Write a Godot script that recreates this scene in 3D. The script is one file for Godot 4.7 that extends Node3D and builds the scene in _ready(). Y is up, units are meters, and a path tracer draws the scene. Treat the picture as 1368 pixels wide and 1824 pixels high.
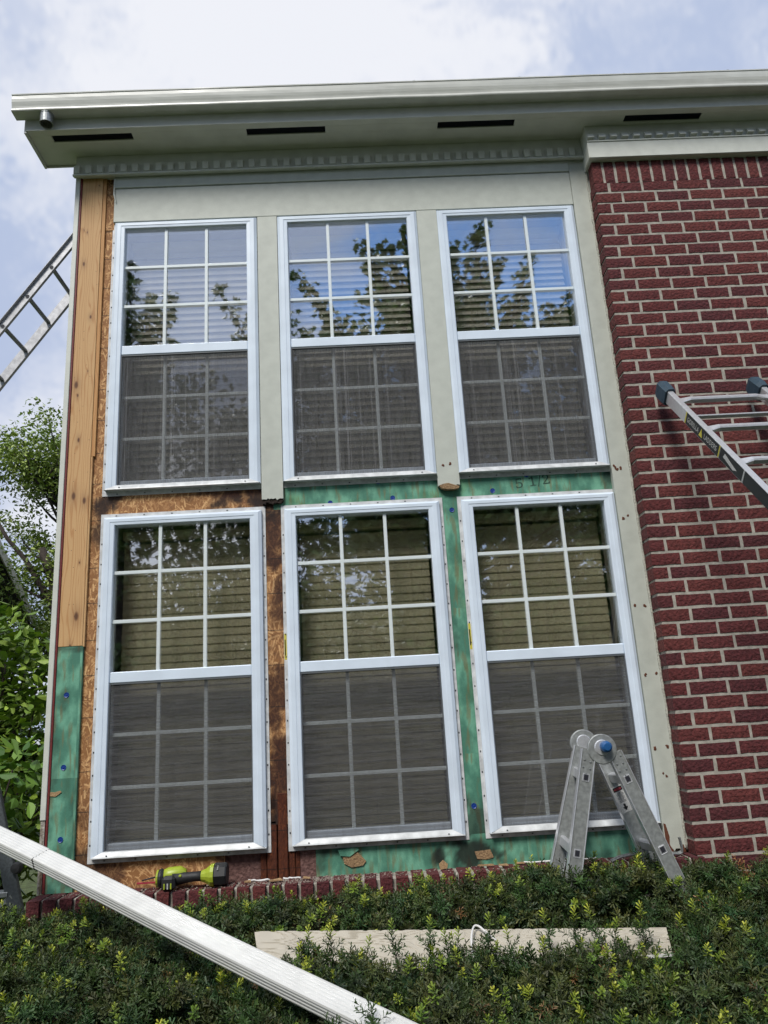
extends Node3D
# A brick house under repair: six windows, stripped sheathing, ladders and a yew hedge.
# Units are metres, the window frames' front plane is z = 0, the viewer stands at z = 3.9.

var rng := RandomNumberGenerator.new()
var M := {}
var T := {}
var used := {}
var house: Node3D
var uv_shift := Vector2.ZERO

func _ready():
	rng.seed = 4711
	camera_and_light()
	make_textures()
	make_materials()
	ground()
	house_shell()
	brick_parts()
	sheathing()
	trim_boards()
	eaves()
	windows()
	blinds()
	hedges()
	trees()
	neighbour_house()
	leaning_ladder()
	folding_ladder()
	extension_ladder()
	grey_ladder()
	downspout()
	plank()
	sill_clutter()

# ------------------------------------------------------------------ camera, sky, sun
func camera_and_light():
	var cam := Camera3D.new()
	cam.name = "camera"
	cam.fov = 67.31
	cam.near = 0.05
	cam.far = 900.0
	cam.position = Vector3(0, 1.6, 3.9)
	cam.basis = Basis.from_euler(Vector3(deg_to_rad(15.254), deg_to_rad(-1.854), deg_to_rad(-3.4176)), EULER_ORDER_YXZ)
	add_child(cam)
	cam.current = true
	var we := WorldEnvironment.new()
	we.name = "environment"
	var e := Environment.new()
	e.background_mode = Environment.BG_SKY
	e.tonemap_mode = Environment.TONE_MAPPER_LINEAR
	e.tonemap_exposure = 2.25
	e.sdfgi_enabled = true
	e.ssao_enabled = true
	e.ssil_enabled = true
	var sky := Sky.new()
	var pm := PanoramaSkyMaterial.new()
	pm.panorama = cloudy_sky(1536, 768)
	sky.sky_material = pm
	e.sky = sky
	e.sky_rotation = Vector3(0, 5.48, 0)
	we.environment = e
	add_child(we)
	var sun := DirectionalLight3D.new()
	sun.name = "sun"
	sun.light_energy = 0.5
	sun.light_angular_distance = 18.0
	sun.light_color = Color(1.0, 0.985, 0.96)
	sun.shadow_enabled = true
	sun.look_at_from_position(Vector3(-2.7, 8.5, 6.6), Vector3.ZERO)
	add_child(sun)

func cloudy_sky(w: int, h: int) -> ImageTexture:
	var n := FastNoiseLite.new()
	n.seed = 21
	n.noise_type = FastNoiseLite.TYPE_SIMPLEX_SMOOTH
	n.frequency = 0.55
	n.fractal_octaves = 6
	n.fractal_gain = 0.52
	n.domain_warp_enabled = true
	n.domain_warp_amplitude = 0.55
	n.domain_warp_frequency = 0.7
	var b := FastNoiseLite.new()
	b.seed = 5
	b.frequency = 0.42
	b.fractal_octaves = 4
	var img := PackedFloat32Array()
	img.resize(w * h * 3)
	var blue := Vector3(0.085, 0.18, 0.39)
	var dull := Vector3(0.212, 0.248, 0.335)
	var white := Vector3(0.385, 0.393, 0.420)
	for j in h:
		var up := (0.5 - (j + 0.5) / h) * PI
		var y := sin(up)
		var c := cos(up)
		for i in w:
			var k := (j * w + i) * 3
			var col := Vector3(0.22, 0.235, 0.245)
			if y > -0.02:
				var a := TAU * (i + 0.5) / w
				var dx := sin(a) * c
				var dz := -cos(a) * c
				var s := 1.9 / (maxf(y, 0.0) + 0.38)
				var v := n.get_noise_3d(dx * s, y * 1.2, dz * s) * 1.7
				var hole := b.get_noise_3d(dx * s * 1.1 + 7.0, y, dz * s * 1.1)
				col = dull.lerp(white, smoothstep(-0.16, 0.66, v))
				var clear := smoothstep(0.16, 0.42, hole - v * 0.35 - 0.02)
				col = col.lerp(blue.lerp(Vector3(0.20, 0.30, 0.44), smoothstep(0.6, 0.05, y)), clear * 0.92)
			img[k] = col.x
			img[k + 1] = col.y
			img[k + 2] = col.z
	return ImageTexture.create_from_image(Image.create_from_data(w, h, false, Image.FORMAT_RGBF, img.to_byte_array()))

# ------------------------------------------------------------------ textures
func noise_tex(seed_: int, freq: float, oct: int, c0: Color, c1: Color, size := 512, type := FastNoiseLite.TYPE_SIMPLEX_SMOOTH) -> NoiseTexture2D:
	var t := NoiseTexture2D.new()
	var n := FastNoiseLite.new()
	n.seed = seed_
	n.noise_type = type
	n.frequency = freq
	n.fractal_octaves = oct
	t.width = size
	t.height = size
	t.seamless = true
	t.noise = n
	var g := Gradient.new()
	g.set_color(0, c0)
	g.set_color(1, c1)
	t.color_ramp = g
	return t

func g_(v: float) -> Color:
	return Color(v, v, v)

func osb_texture() -> ImageTexture:
	# pressed wood flakes, one metre of board
	var s := 768
	var img := Image.create_empty(s, s, false, Image.FORMAT_RGB8)
	img.fill(Color(0.60, 0.40, 0.22))
	var r := RandomNumberGenerator.new()
	r.seed = 99
	for q in 5200:
		var cx := r.randf() * s
		var cy := r.randf() * s
		var a := r.randfn(PI / 2.0, 0.75)
		var l := r.randf_range(16, 52)
		var wd := r.randf_range(2.5, 9)
		var tone := r.randf_range(-1, 1)
		var col := Color(0.74, 0.53, 0.33).lerp(Color(0.90, 0.70, 0.47), maxf(tone, 0.0)).lerp(Color(0.50, 0.32, 0.18), maxf(-tone, 0.0) * 0.75)
		var ca := cos(a)
		var sa := sin(a)
		var steps := int(l)
		var ws := int(wd)
		var phase := r.randf() * 6.0
		for u in steps:
			for v in ws:
				var fu := u - l * 0.5
				var fv := v - wd * 0.5
				if absf(fv) > wd * 0.5 * (1.0 - 0.4 * pow(absf(fu) / (l * 0.5), 3)):
					continue
				var x := posmod(int(cx + fu * ca - fv * sa), s)
				var y := posmod(int(cy + fu * sa + fv * ca), s)
				var k := 1.0 + 0.10 * sin(fv * 2.3 + phase) + (-0.22 if v == 0 else 0.0)
				img.set_pixel(x, y, Color(col.r * k, col.g * k, col.b * k))
	# printed stud lines
	for y0 in [70, 226, 420, 560, 705]:
		for x in s:
			for d in 3:
				if r.randf() < 0.8:
					var p := img.get_pixel(x, y0 + d)
					img.set_pixel(x, y0 + d, p.lerp(Color(0.12, 0.09, 0.07), 0.72))
	return ImageTexture.create_from_image(img)

func pine_texture(seed_: int, knots: int) -> ImageTexture:
	# flat sawn pine, grain along v, with knots
	var w := 96
	var h := 1400
	var img := Image.create_empty(w, h, false, Image.FORMAT_RGB8)
	var n := FastNoiseLite.new()
	n.seed = seed_
	n.frequency = 0.004
	n.fractal_octaves = 3
	var r := RandomNumberGenerator.new()
	r.seed = seed_
	var ks := []
	for i in knots:
		ks.append([r.randf_range(14, w - 14), (i + r.randf_range(-0.5, 1.5)) * h / knots, r.randf_range(2.2, 10.5)])
	for y in h:
		for x in w:
			var px := x + n.get_noise_2d(x * 3.0, y * 0.6) * 26.0
			var dark := 0.0
			for k in ks:
				var dx: float = x - k[0]
				var dy: float = (y - k[1])
				if absf(dy) > 90:
					continue
				var d := sqrt(dx * dx + dy * dy * 0.5)
				px += 11.0 * signf(dx) * exp(-d / (k[2] * 2.4))
				dark = maxf(dark, smoothstep(k[2] * 1.1, k[2] * 0.35, d) * 0.62 + 0.22 * exp(-pow(d / (k[2] * 2.2), 2)))
			var ring := absf(fposmod(px / 13.0 + n.get_noise_2d(x, y * 0.05 + 500) * 1.6, 1.0) - 0.5) * 2.0
			var col := Color(0.90, 0.74, 0.52).lerp(Color(0.79, 0.58, 0.36), smoothstep(0.55, 1.0, ring) * 0.7)
			col = col.lerp(Color(0.34, 0.20, 0.11), dark)
			var f := 1.0 + (r.randf() - 0.5) * 0.035
			img.set_pixel(x, y, Color(col.r * f, col.g * f, col.b * f))
	return ImageTexture.create_from_image(img)

func green_texture() -> ImageTexture:
	# weathered green facing paper: mottling, brown runs, scuffs
	var s := 512
	var img := Image.create_empty(s, s, false, Image.FORMAT_RGB8)
	var a := FastNoiseLite.new()
	a.seed = 3
	a.frequency = 0.012
	a.fractal_octaves = 5
	var b := FastNoiseLite.new()
	b.seed = 8
	b.frequency = 0.02
	b.fractal_octaves = 4
	var r := RandomNumberGenerator.new()
	r.seed = 2
	for y in s:
		for x in s:
			var v := a.get_noise_2d(x, y * 0.55)
			var run := b.get_noise_2d(x * 1.7, y * 0.28 + 900)
			var col := Color(0.29, 0.50, 0.43).lerp(Color(0.47, 0.69, 0.60), smoothstep(-0.4, 0.45, v))
			col = col.lerp(Color(0.47, 0.45, 0.33), smoothstep(0.12, 0.5, run) * 0.62)
			var f := 1.0 + (r.randf() - 0.5) * 0.10
			img.set_pixel(x, y, Color(col.r * f, col.g * f, col.b * f))
	return ImageTexture.create_from_image(img)

func screen_texture(vertical: bool, seed_: int) -> ImageTexture:
	# insect screen weave with painted streaks for its moire pattern; alpha is how much the threads cover
	var w := 256
	var h := 256
	var img := Image.create_empty(w, h, false, Image.FORMAT_RGBA8)
	var r := RandomNumberGenerator.new()
	r.seed = seed_
	var n := FastNoiseLite.new()
	n.seed = seed_
	n.frequency = 0.03
	var cols := []
	for i in maxi(w, h):
		cols.append(r.randf())
	for y in h:
		for x in w:
			var along: float = cols[x] if vertical else cols[y]
			var other: float = cols[y] if vertical else cols[x]
			var streak := n.get_noise_2d(x * (4.0 if vertical else 0.35), y * (0.35 if vertical else 4.0))
			var a := 0.34 + 0.16 * (along - 0.5) + 0.06 * (other - 0.5) + 0.09 * streak
			var v := 0.34 + 0.07 * (along - 0.5) + 0.06 * streak + (0.22 if vertical and along > 0.95 else 0.0)
			img.set_pixel(x, y, Color(v, v, v * 1.01, clampf(a, 0.0, 1.0)))
	return ImageTexture.create_from_image(img)

func make_textures():
	T.osb = osb_texture()
	T.pine = pine_texture(12, 14)
	T.pine2 = pine_texture(31, 5)
	T.green = green_texture()
	T.grain = noise_tex(4, 0.03, 5, g_(0.72), g_(1.0))
	T.fine = noise_tex(9, 0.12, 4, g_(0.55), g_(1.0))
	T.brick = noise_tex(14, 0.022, 5, Color(0.68, 0.64, 0.64), Color(1, 1, 1))
	T.bump = noise_tex(17, 0.03, 6, g_(0.0), g_(1.0))
	T.bumpfine = noise_tex(19, 0.11, 4, g_(0.0), g_(1.0))
	T.smudge = noise_tex(25, 0.012, 6, g_(0.93), g_(1.0))
	T.stain = noise_tex(26, 0.008, 5, g_(0.80), g_(1.0))
	T.wave = noise_tex(33, 0.0035, 2, g_(0.0), g_(1.0))
	T.screen_up = screen_texture(true, 41)
	T.screen_low = screen_texture(false, 43)

# ------------------------------------------------------------------ materials
func mat(lin: Color, rough := 0.7, metal := 0.0) -> StandardMaterial3D:
	var m := StandardMaterial3D.new()
	var c := lin.linear_to_srgb()
	c.a = lin.a
	m.albedo_color = c
	m.roughness = rough
	m.metallic = metal
	return m

func tri(m: StandardMaterial3D, tex: Texture2D, per_metre: float, bump: Texture2D = null, cm := 0.1, stretch := Vector3.ONE) -> StandardMaterial3D:
	m.albedo_texture = tex
	m.uv1_scale = stretch * per_metre
	if bump:
		m.heightmap_enabled = true
		m.heightmap_texture = bump
		m.heightmap_scale = cm
	return m

func make_materials():
	M.cream = tri(mat(Color(0.505, 0.53, 0.47), 0.55), T.smudge, 1.6, T.bumpfine, 0.03)
	M.cream_trim = tri(mat(Color(0.60, 0.615, 0.55), 0.5), T.smudge, 1.3, T.bumpfine, 0.02)
	M.gutter = tri(mat(Color(0.60, 0.605, 0.55), 0.32), T.smudge, 1.1)
	M.soffit = tri(mat(Color(0.70, 0.70, 0.63), 0.6), T.smudge, 0.8)
	M.vinyl = tri(mat(Color(0.71, 0.80, 0.90), 0.35), T.smudge, 0.7)
	M.fin = tri(mat(Color(0.70, 0.71, 0.71), 0.45), T.stain, 4.0)
	M.sill_vinyl = tri(mat(Color(0.66, 0.68, 0.68), 0.4), T.stain, 3.0)
	M.muntin = mat(Color(0.74, 0.80, 0.80), 0.45)
	M.black = mat(Color(0.012, 0.013, 0.02), 0.7)
	M.vent = mat(Color(0.010, 0.012, 0.022), 0.55)
	M.red = tri(mat(Color(0.20, 0.022, 0.02), 0.6), T.grain, 4.0)
	M.osb = tri(mat(Color(0.84, 0.90, 0.98), 0.8), T.osb, 1.0, T.bump, 0.12)
	M.osb.vertex_color_use_as_albedo = true
	M.green = tri(mat(Color(0.80, 0.86, 0.80), 0.75), T.green, 1.4, T.bumpfine, 0.04)
	M.green.vertex_color_use_as_albedo = true
	M.rot = tri(mat(Color(0.17, 0.075, 0.035), 0.9), T.osb, 1.6, T.bump, 0.4, Vector3(2, 0.7, 1))
	M.rot_dark = tri(mat(Color(0.035, 0.022, 0.015), 0.95), T.brick, 5.0, T.bump, 0.4)
	M.torn = tri(mat(Color(0.40, 0.27, 0.14), 0.9), T.brick, 6.0, T.bump, 0.3)
	M.insulation = tri(mat(Color(0.20, 0.11, 0.095), 0.95), T.brick, 3.0, T.bump, 0.5)
	M.rust = tri(mat(Color(0.16, 0.055, 0.025), 0.9), T.brick, 14.0)
	M.blue_cap = mat(Color(0.01, 0.045, 0.24), 0.4)
	M.mortar = tri(mat(Color(0.44, 0.41, 0.35), 0.95), T.stain, 5.0, T.bumpfine, 0.08)
	M.caulk = tri(mat(Color(0.55, 0.54, 0.46), 0.7), T.grain, 5.0, T.bump, 0.2)
	M.dust = tri(mat(Color(0.38, 0.31, 0.26), 0.95), T.brick, 9.0, T.bump, 0.3)
	M.chip = tri(mat(Color(0.50, 0.34, 0.17), 0.85), T.brick, 9.0)
	M.bricks = []
	for c in [Color(0.132, 0.027, 0.027), Color(0.142, 0.030, 0.027), Color(0.116, 0.023, 0.025), Color(0.156, 0.034, 0.029), Color(0.134, 0.025, 0.024), Color(0.104, 0.021, 0.024)]:
		M.bricks.append(tri(mat(c, 0.92), T.brick, 3.1, T.bump, 0.5))
	M.pane = mat(Color(1, 1, 1, 0.0), 0.0)
	M.pane.transparency = BaseMaterial3D.TRANSPARENCY_ALPHA
	# inner pane as a partial mirror, added to brighten the window reflections
	M.pane_mirrored = mat(Color(0.94, 0.97, 1.0, 0.37), 0.0, 1.0)
	M.pane_mirrored.albedo_texture = ImageTexture.create_from_image(white_image())
	M.pane_mirrored.transparency = BaseMaterial3D.TRANSPARENCY_ALPHA
	for p in [M.pane, M.pane_mirrored]:
		p.heightmap_enabled = true
		p.heightmap_texture = T.wave
		p.heightmap_scale = 0.006
		p.uv1_scale = Vector3.ONE * 1.3
	M.screens = []
	for t in [T.screen_up, T.screen_low]:
		var s := mat(Color(1, 1, 1), 0.85)
		s.transparency = BaseMaterial3D.TRANSPARENCY_ALPHA
		s.albedo_texture = t
		s.uv1_scale = Vector3.ONE * 2.1
		M.screens.append(s)
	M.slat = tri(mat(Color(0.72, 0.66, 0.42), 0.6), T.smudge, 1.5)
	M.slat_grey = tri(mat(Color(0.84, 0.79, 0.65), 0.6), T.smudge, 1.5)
	M.cord = mat(Color(0.66, 0.60, 0.42), 0.8)
	M.plaster = mat(Color(0.30, 0.28, 0.24), 0.9)
	M.metal = tri(mat(Color(0.46, 0.48, 0.47), 0.42, 0.5), T.stain, 9.0)
	M.metal_dull = tri(mat(Color(0.40, 0.42, 0.42), 0.5, 0.75), T.grain, 5.0)
	M.metal_bright = tri(mat(Color(0.66, 0.67, 0.69), 0.32, 0.55), T.smudge, 6.0)
	M.aluminium = tri(mat(Color(0.52, 0.52, 0.53), 0.5, 0.35), T.stain, 4.0)
	M.grey_paint = tri(mat(Color(0.10, 0.115, 0.125), 0.5, 0.2), T.grain, 4.0)
	M.blue_rubber = tri(mat(Color(0.032, 0.070, 0.105), 0.6), T.grain, 9.0)
	M.blue_knob = mat(Color(0.015, 0.085, 0.24), 0.35)
	M.rubber = tri(mat(Color(0.018, 0.019, 0.021), 0.6), T.grain, 8.0)
	M.sticker_black = tri(mat(Color(0.016, 0.018, 0.02), 0.45), T.fine, 5.0)
	M.sticker_white = tri(mat(Color(0.62, 0.62, 0.60), 0.5), T.grain, 9.0)
	M.sticker_yellow = mat(Color(0.55, 0.48, 0.06), 0.5)
	M.sticker_red = mat(Color(0.25, 0.03, 0.04), 0.5)
	M.lime = tri(mat(Color(0.34, 0.42, 0.03), 0.4), T.smudge, 9.0)
	M.red_bit = mat(Color(0.35, 0.03, 0.05), 0.5)
	M.spout = tri(mat(Color(0.68, 0.68, 0.65), 0.28), T.smudge, 1.6)
	M.spout_dark = mat(Color(0.05, 0.05, 0.05), 0.8)
	M.plank = tri(mat(Color(0.47, 0.43, 0.35), 0.6), T.smudge, 1.5)
	M.edge_white = mat(Color(0.66, 0.65, 0.63), 0.6)
	M.core = tri(mat(Color(0.36, 0.21, 0.11), 0.9), T.fine, 6.0)
	M.pine = mat(Color(0.70, 0.66, 0.64), 0.7)
	M.pine.albedo_texture = T.pine
	M.pine2 = mat(Color(0.66, 0.54, 0.42), 0.7)
	M.pine2.albedo_texture = T.pine2
	M.bark = tri(mat(Color(0.075, 0.060, 0.048), 0.95), T.brick, 3.0, T.bump, 1.0, Vector3(2, 0.6, 2))
	M.twig = mat(Color(0.05, 0.035, 0.022), 0.95)
	M.siding = tri(mat(Color(0.40, 0.39, 0.35), 0.7), T.grain, 1.0)
	M.shingle = tri(mat(Color(0.045, 0.043, 0.045), 0.95), T.fine, 2.0)
	M.fascia_far = mat(Color(0.50, 0.46, 0.38), 0.6)
	M.soffit_far = mat(Color(0.09, 0.085, 0.085), 0.8)
	M.lawn = tri(mat(Color(0.10, 0.14, 0.05), 0.95), T.brick, 0.6, T.bump, 2.0)
	M.soil = tri(mat(Color(0.045, 0.032, 0.022), 1.0), T.brick, 2.0, T.bump, 2.0)
	M.leaf = leaf_material(Color(0.10, 0.16, 0.04))
	M.needle = leaf_material(Color(0.06, 0.09, 0.03))
	M.needle.roughness = 0.55

func white_image() -> Image:
	var i := Image.create_empty(4, 4, false, Image.FORMAT_RGBA8)
	i.fill(Color.WHITE)
	return i

func leaf_material(back: Color) -> StandardMaterial3D:
	var m := StandardMaterial3D.new()
	m.albedo_color = Color.WHITE
	m.vertex_color_use_as_albedo = true
	m.roughness = 0.5
	m.cull_mode = BaseMaterial3D.CULL_DISABLED
	m.backlight_enabled = true
	m.backlight = Color(0.5, 0.55, 0.25)
	return m

# ------------------------------------------------------------------ nodes
func thing(called: String, label: String, category: String, group := "", at := Vector3.ZERO) -> Node3D:
	var o := Node3D.new()
	var k: int = used.get(called, 0)
	used[called] = k + 1
	o.name = called if k == 0 else "%s_%03d" % [called, k]
	add_child(o, true)
	o.position = at
	tag(o, label, category, group)
	return o

func tag(o: Node3D, label: String, category := "", group := "", kind := ""):
	if label:
		o.set_meta("label", label)
	if category:
		o.set_meta("category", category)
	if group:
		o.set_meta("group", group)
	if kind:
		o.set_meta("kind", kind)

func part(parent: Node3D, called: String, mesh: Mesh, m: Material, at := Vector3.ZERO, b := Basis()) -> MeshInstance3D:
	var o := MeshInstance3D.new()
	o.name = called
	o.mesh = mesh
	o.material_override = m
	parent.add_child(o, true)
	o.transform = Transform3D(b, at)
	return o

func pivot(parent: Node3D, called: String, at := Vector3.ZERO) -> Node3D:
	var o := Node3D.new()
	o.name = called
	parent.add_child(o, true)
	o.position = at
	return o

# ------------------------------------------------------------------ mesh tools
func begin() -> SurfaceTool:
	var st := SurfaceTool.new()
	st.begin(Mesh.PRIMITIVE_TRIANGLES)
	st.set_smooth_group(-1)
	return st

func quad(st: SurfaceTool, a: Vector3, b: Vector3, c: Vector3, d: Vector3):
	# a, b, c, d run clockwise seen from the front
	var n := (c - a).cross(b - a)
	for p in [a, b, c, a, c, d]:
		st.set_uv(flat_uv(p, n))
		st.add_vertex(p)

func tri3(st: SurfaceTool, a: Vector3, b: Vector3, c: Vector3):
	var n := (c - a).cross(b - a)
	for p in [a, b, c]:
		st.set_uv(flat_uv(p, n))
		st.add_vertex(p)

func flat_uv(p: Vector3, n: Vector3) -> Vector2:
	var a := n.abs()
	if a.z >= a.x and a.z >= a.y:
		return Vector2(p.x, -p.y) + uv_shift
	if a.x >= a.y:
		return Vector2(p.z, -p.y) + uv_shift
	return Vector2(p.x, p.z) + uv_shift

func done(st: SurfaceTool) -> ArrayMesh:
	st.generate_normals()
	return st.commit()

func hexa(st: SurfaceTool, lo: Vector3, hi: Vector3, c := 0.0):
	# a box with chamfered edges of size c
	var v := func(x: int, y: int, z: int, ax: int) -> Vector3:
		var p := Vector3(hi.x if x else lo.x, hi.y if y else lo.y, hi.z if z else lo.z)
		var inset := Vector3(-c if x else c, -c if y else c, -c if z else c)
		inset[ax] = 0.0
		return p + inset
	var s := [[0, 0], [0, 1], [1, 1], [1, 0]]
	var mk := func(ax: int, side: int, p: int, q: int) -> Array:
		var out := []
		for k in s:
			var ii := [0, 0, 0]
			ii[ax] = side
			ii[p] = k[0]
			ii[q] = k[1]
			out.append(v.call(ii[0], ii[1], ii[2], ax))
		return out
	for f in [[2, 1, 0, 1], [2, 0, 1, 0], [0, 1, 1, 2], [0, 0, 2, 1], [1, 1, 2, 0], [1, 0, 0, 2]]:
		var r: Array = mk.call(f[0], f[1], f[2], f[3])
		outward(st, r, (lo + hi) * 0.5)
	if c <= 0.0:
		return
	for ax in 3:
		var p := (ax + 1) % 3
		var q := (ax + 2) % 3
		for i in 2:
			for j in 2:
				var e0 := [0, 0, 0]
				e0[p] = i
				e0[q] = j
				var e1 := e0.duplicate()
				e1[ax] = 1
				var a: Vector3 = v.call(e0[0], e0[1], e0[2], p)
				var b: Vector3 = v.call(e1[0], e1[1], e1[2], p)
				var cc: Vector3 = v.call(e1[0], e1[1], e1[2], q)
				var d: Vector3 = v.call(e0[0], e0[1], e0[2], q)
				outward(st, [a, b, cc, d], (lo + hi) * 0.5)
	for x in 2:
		for y in 2:
			for z in 2:
				outward(st, [v.call(x, y, z, 0), v.call(x, y, z, 1), v.call(x, y, z, 2)], (lo + hi) * 0.5)

func outward(st: SurfaceTool, p: Array, mid: Vector3):
	var n: Vector3 = (p[2] - p[0]).cross(p[1] - p[0])
	if n.dot(p[0] - mid) < 0:
		p.reverse()
	if p.size() == 4:
		quad(st, p[0], p[1], p[2], p[3])
	else:
		tri3(st, p[0], p[1], p[2])

func bmesh(lo: Vector3, hi: Vector3, c := 0.002) -> ArrayMesh:
	var st := begin()
	hexa(st, lo, hi, c)
	return done(st)

func box(parent: Node3D, called: String, lo: Vector3, hi: Vector3, m: Material, c := 0.002) -> MeshInstance3D:
	return part(parent, called, bmesh(lo, hi, c), m)

func sweep(st: SurfaceTool, prof: Array, a: Transform3D, b: Transform3D, closed := true, caps := true):
	# prof: Vector2 (x, y) in the local plane of a and b, counter-clockwise seen against the run
	var n := prof.size()
	for i in (n if closed else n - 1):
		var p: Vector2 = prof[i]
		var q: Vector2 = prof[(i + 1) % n]
		quad(st, a * Vector3(p.x, p.y, 0), b * Vector3(p.x, p.y, 0), b * Vector3(q.x, q.y, 0), a * Vector3(q.x, q.y, 0))
	if caps and closed:
		var pts := PackedVector2Array(prof)
		var idx := Geometry2D.triangulate_polygon(pts)
		for i in range(0, idx.size(), 3):
			var u := []
			for k in 3:
				u.append(pts[idx[i + k]])
			var ccw: bool = (u[1] - u[0]).cross(u[2] - u[0]) > 0
			for side in 2:
				var t := a if side == 0 else b
				var tri_: Array = u.duplicate()
				if ccw != (side == 0):
					tri_.reverse()
				tri3(st, t * Vector3(tri_[0].x, tri_[0].y, 0), t * Vector3(tri_[1].x, tri_[1].y, 0), t * Vector3(tri_[2].x, tri_[2].y, 0))

func frame_at(p: Vector3, along: Vector3, up := Vector3.UP) -> Transform3D:
	# local z runs along, local y near up
	var z := along.normalized()
	var x := up.cross(z).normalized()
	return Transform3D(Basis(x, z.cross(x), z), p)

func bar(prof: Array, from: Vector3, to: Vector3, up := Vector3.UP) -> ArrayMesh:
	var st := begin()
	sweep(st, prof, frame_at(from, to - from, up), frame_at(to, to - from, up))
	return done(st)

func rect(w: float, h: float, c := 0.0) -> Array:
	var x := w * 0.5
	var y := h * 0.5
	if c <= 0:
		return [Vector2(-x, -y), Vector2(x, -y), Vector2(x, y), Vector2(-x, y)]
	return [Vector2(-x + c, -y), Vector2(x - c, -y), Vector2(x, -y + c), Vector2(x, y - c), Vector2(x - c, y), Vector2(-x + c, y), Vector2(-x, y - c), Vector2(-x, -y + c)]

func ring(r: float, n := 12, ry := -1.0) -> Array:
	var out := []
	for i in n:
		out.append(Vector2(cos(TAU * i / n) * r, sin(TAU * i / n) * (ry if ry > 0 else r)))
	return out

func tube_into(st: SurfaceTool, pts: Array, radii: Array, n := 7):
	# a smooth tapering tube through pts
	var rings := []
	var up := Vector3.UP
	for i in pts.size():
		var d: Vector3 = (pts[mini(i + 1, pts.size() - 1)] - pts[maxi(i - 1, 0)]).normalized()
		if absf(d.dot(up)) > 0.97:
			up = Vector3.RIGHT
		var x := up.cross(d).normalized()
		var y := d.cross(x)
		up = y
		var rr := []
		for k in n:
			rr.append(pts[i] + (x * cos(TAU * k / n) + y * sin(TAU * k / n)) * radii[i])
		rings.append(rr)
	st.set_smooth_group(0)
	for i in pts.size() - 1:
		for k in n:
			var k2 := (k + 1) % n
			quad(st, rings[i][k], rings[i + 1][k], rings[i + 1][k2], rings[i][k2])
	for i in range(1, n - 1):
		tri3(st, rings[0][0], rings[0][i], rings[0][i + 1])
		var e: Array = rings[rings.size() - 1]
		tri3(st, e[0], e[i + 1], e[i])
	st.set_smooth_group(-1)

func tube(pts: Array, radii: Array, n := 8) -> ArrayMesh:
	var st := begin()
	tube_into(st, pts, radii, n)
	return done(st)

func curve_tube(pts: Array, radii: Array, n := 8) -> ArrayMesh:
	# the same, bent smoothly through the points
	var out := []
	var rad := []
	for i in pts.size() - 1:
		for k in 5:
			var f := k / 5.0
			var p: Vector3 = pts[i]
			out.append(p.cubic_interpolate(pts[i + 1], pts[maxi(i - 1, 0)], pts[mini(i + 2, pts.size() - 1)], f))
			rad.append(lerpf(radii[i], radii[i + 1], f))
	out.append(pts[pts.size() - 1])
	rad.append(radii[radii.size() - 1])
	return tube(out, rad, n)

func lathe(prof: Array, n := 20) -> ArrayMesh:
	# prof: Vector2(radius, height along +z)
	var st := begin()
	st.set_smooth_group(-1)
	for i in prof.size() - 1:
		var a: Vector2 = prof[i]
		var b: Vector2 = prof[i + 1]
		for k in n:
			var u := TAU * k / n
			var v := TAU * (k + 1) / n
			var p := [Vector3(cos(u) * a.x, sin(u) * a.x, a.y), Vector3(cos(v) * a.x, sin(v) * a.x, a.y), Vector3(cos(v) * b.x, sin(v) * b.x, b.y), Vector3(cos(u) * b.x, sin(u) * b.x, b.y)]
			quad(st, p[0], p[3], p[2], p[1])
	return done(st)

func extrude_poly(poly: Array, z0: float, z1: float) -> ArrayMesh:
	# a flat outline in x, y given real thickness
	var st := begin()
	var pts := PackedVector2Array(poly)
	if Geometry2D.is_polygon_clockwise(pts):
		pts.reverse()
	var arr := []
	for p in pts:
		arr.append(p)
	sweep(st, arr, Transform3D(Basis(), Vector3(0, 0, z0)), Transform3D(Basis(), Vector3(0, 0, z1)))
	return done(st)

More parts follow.
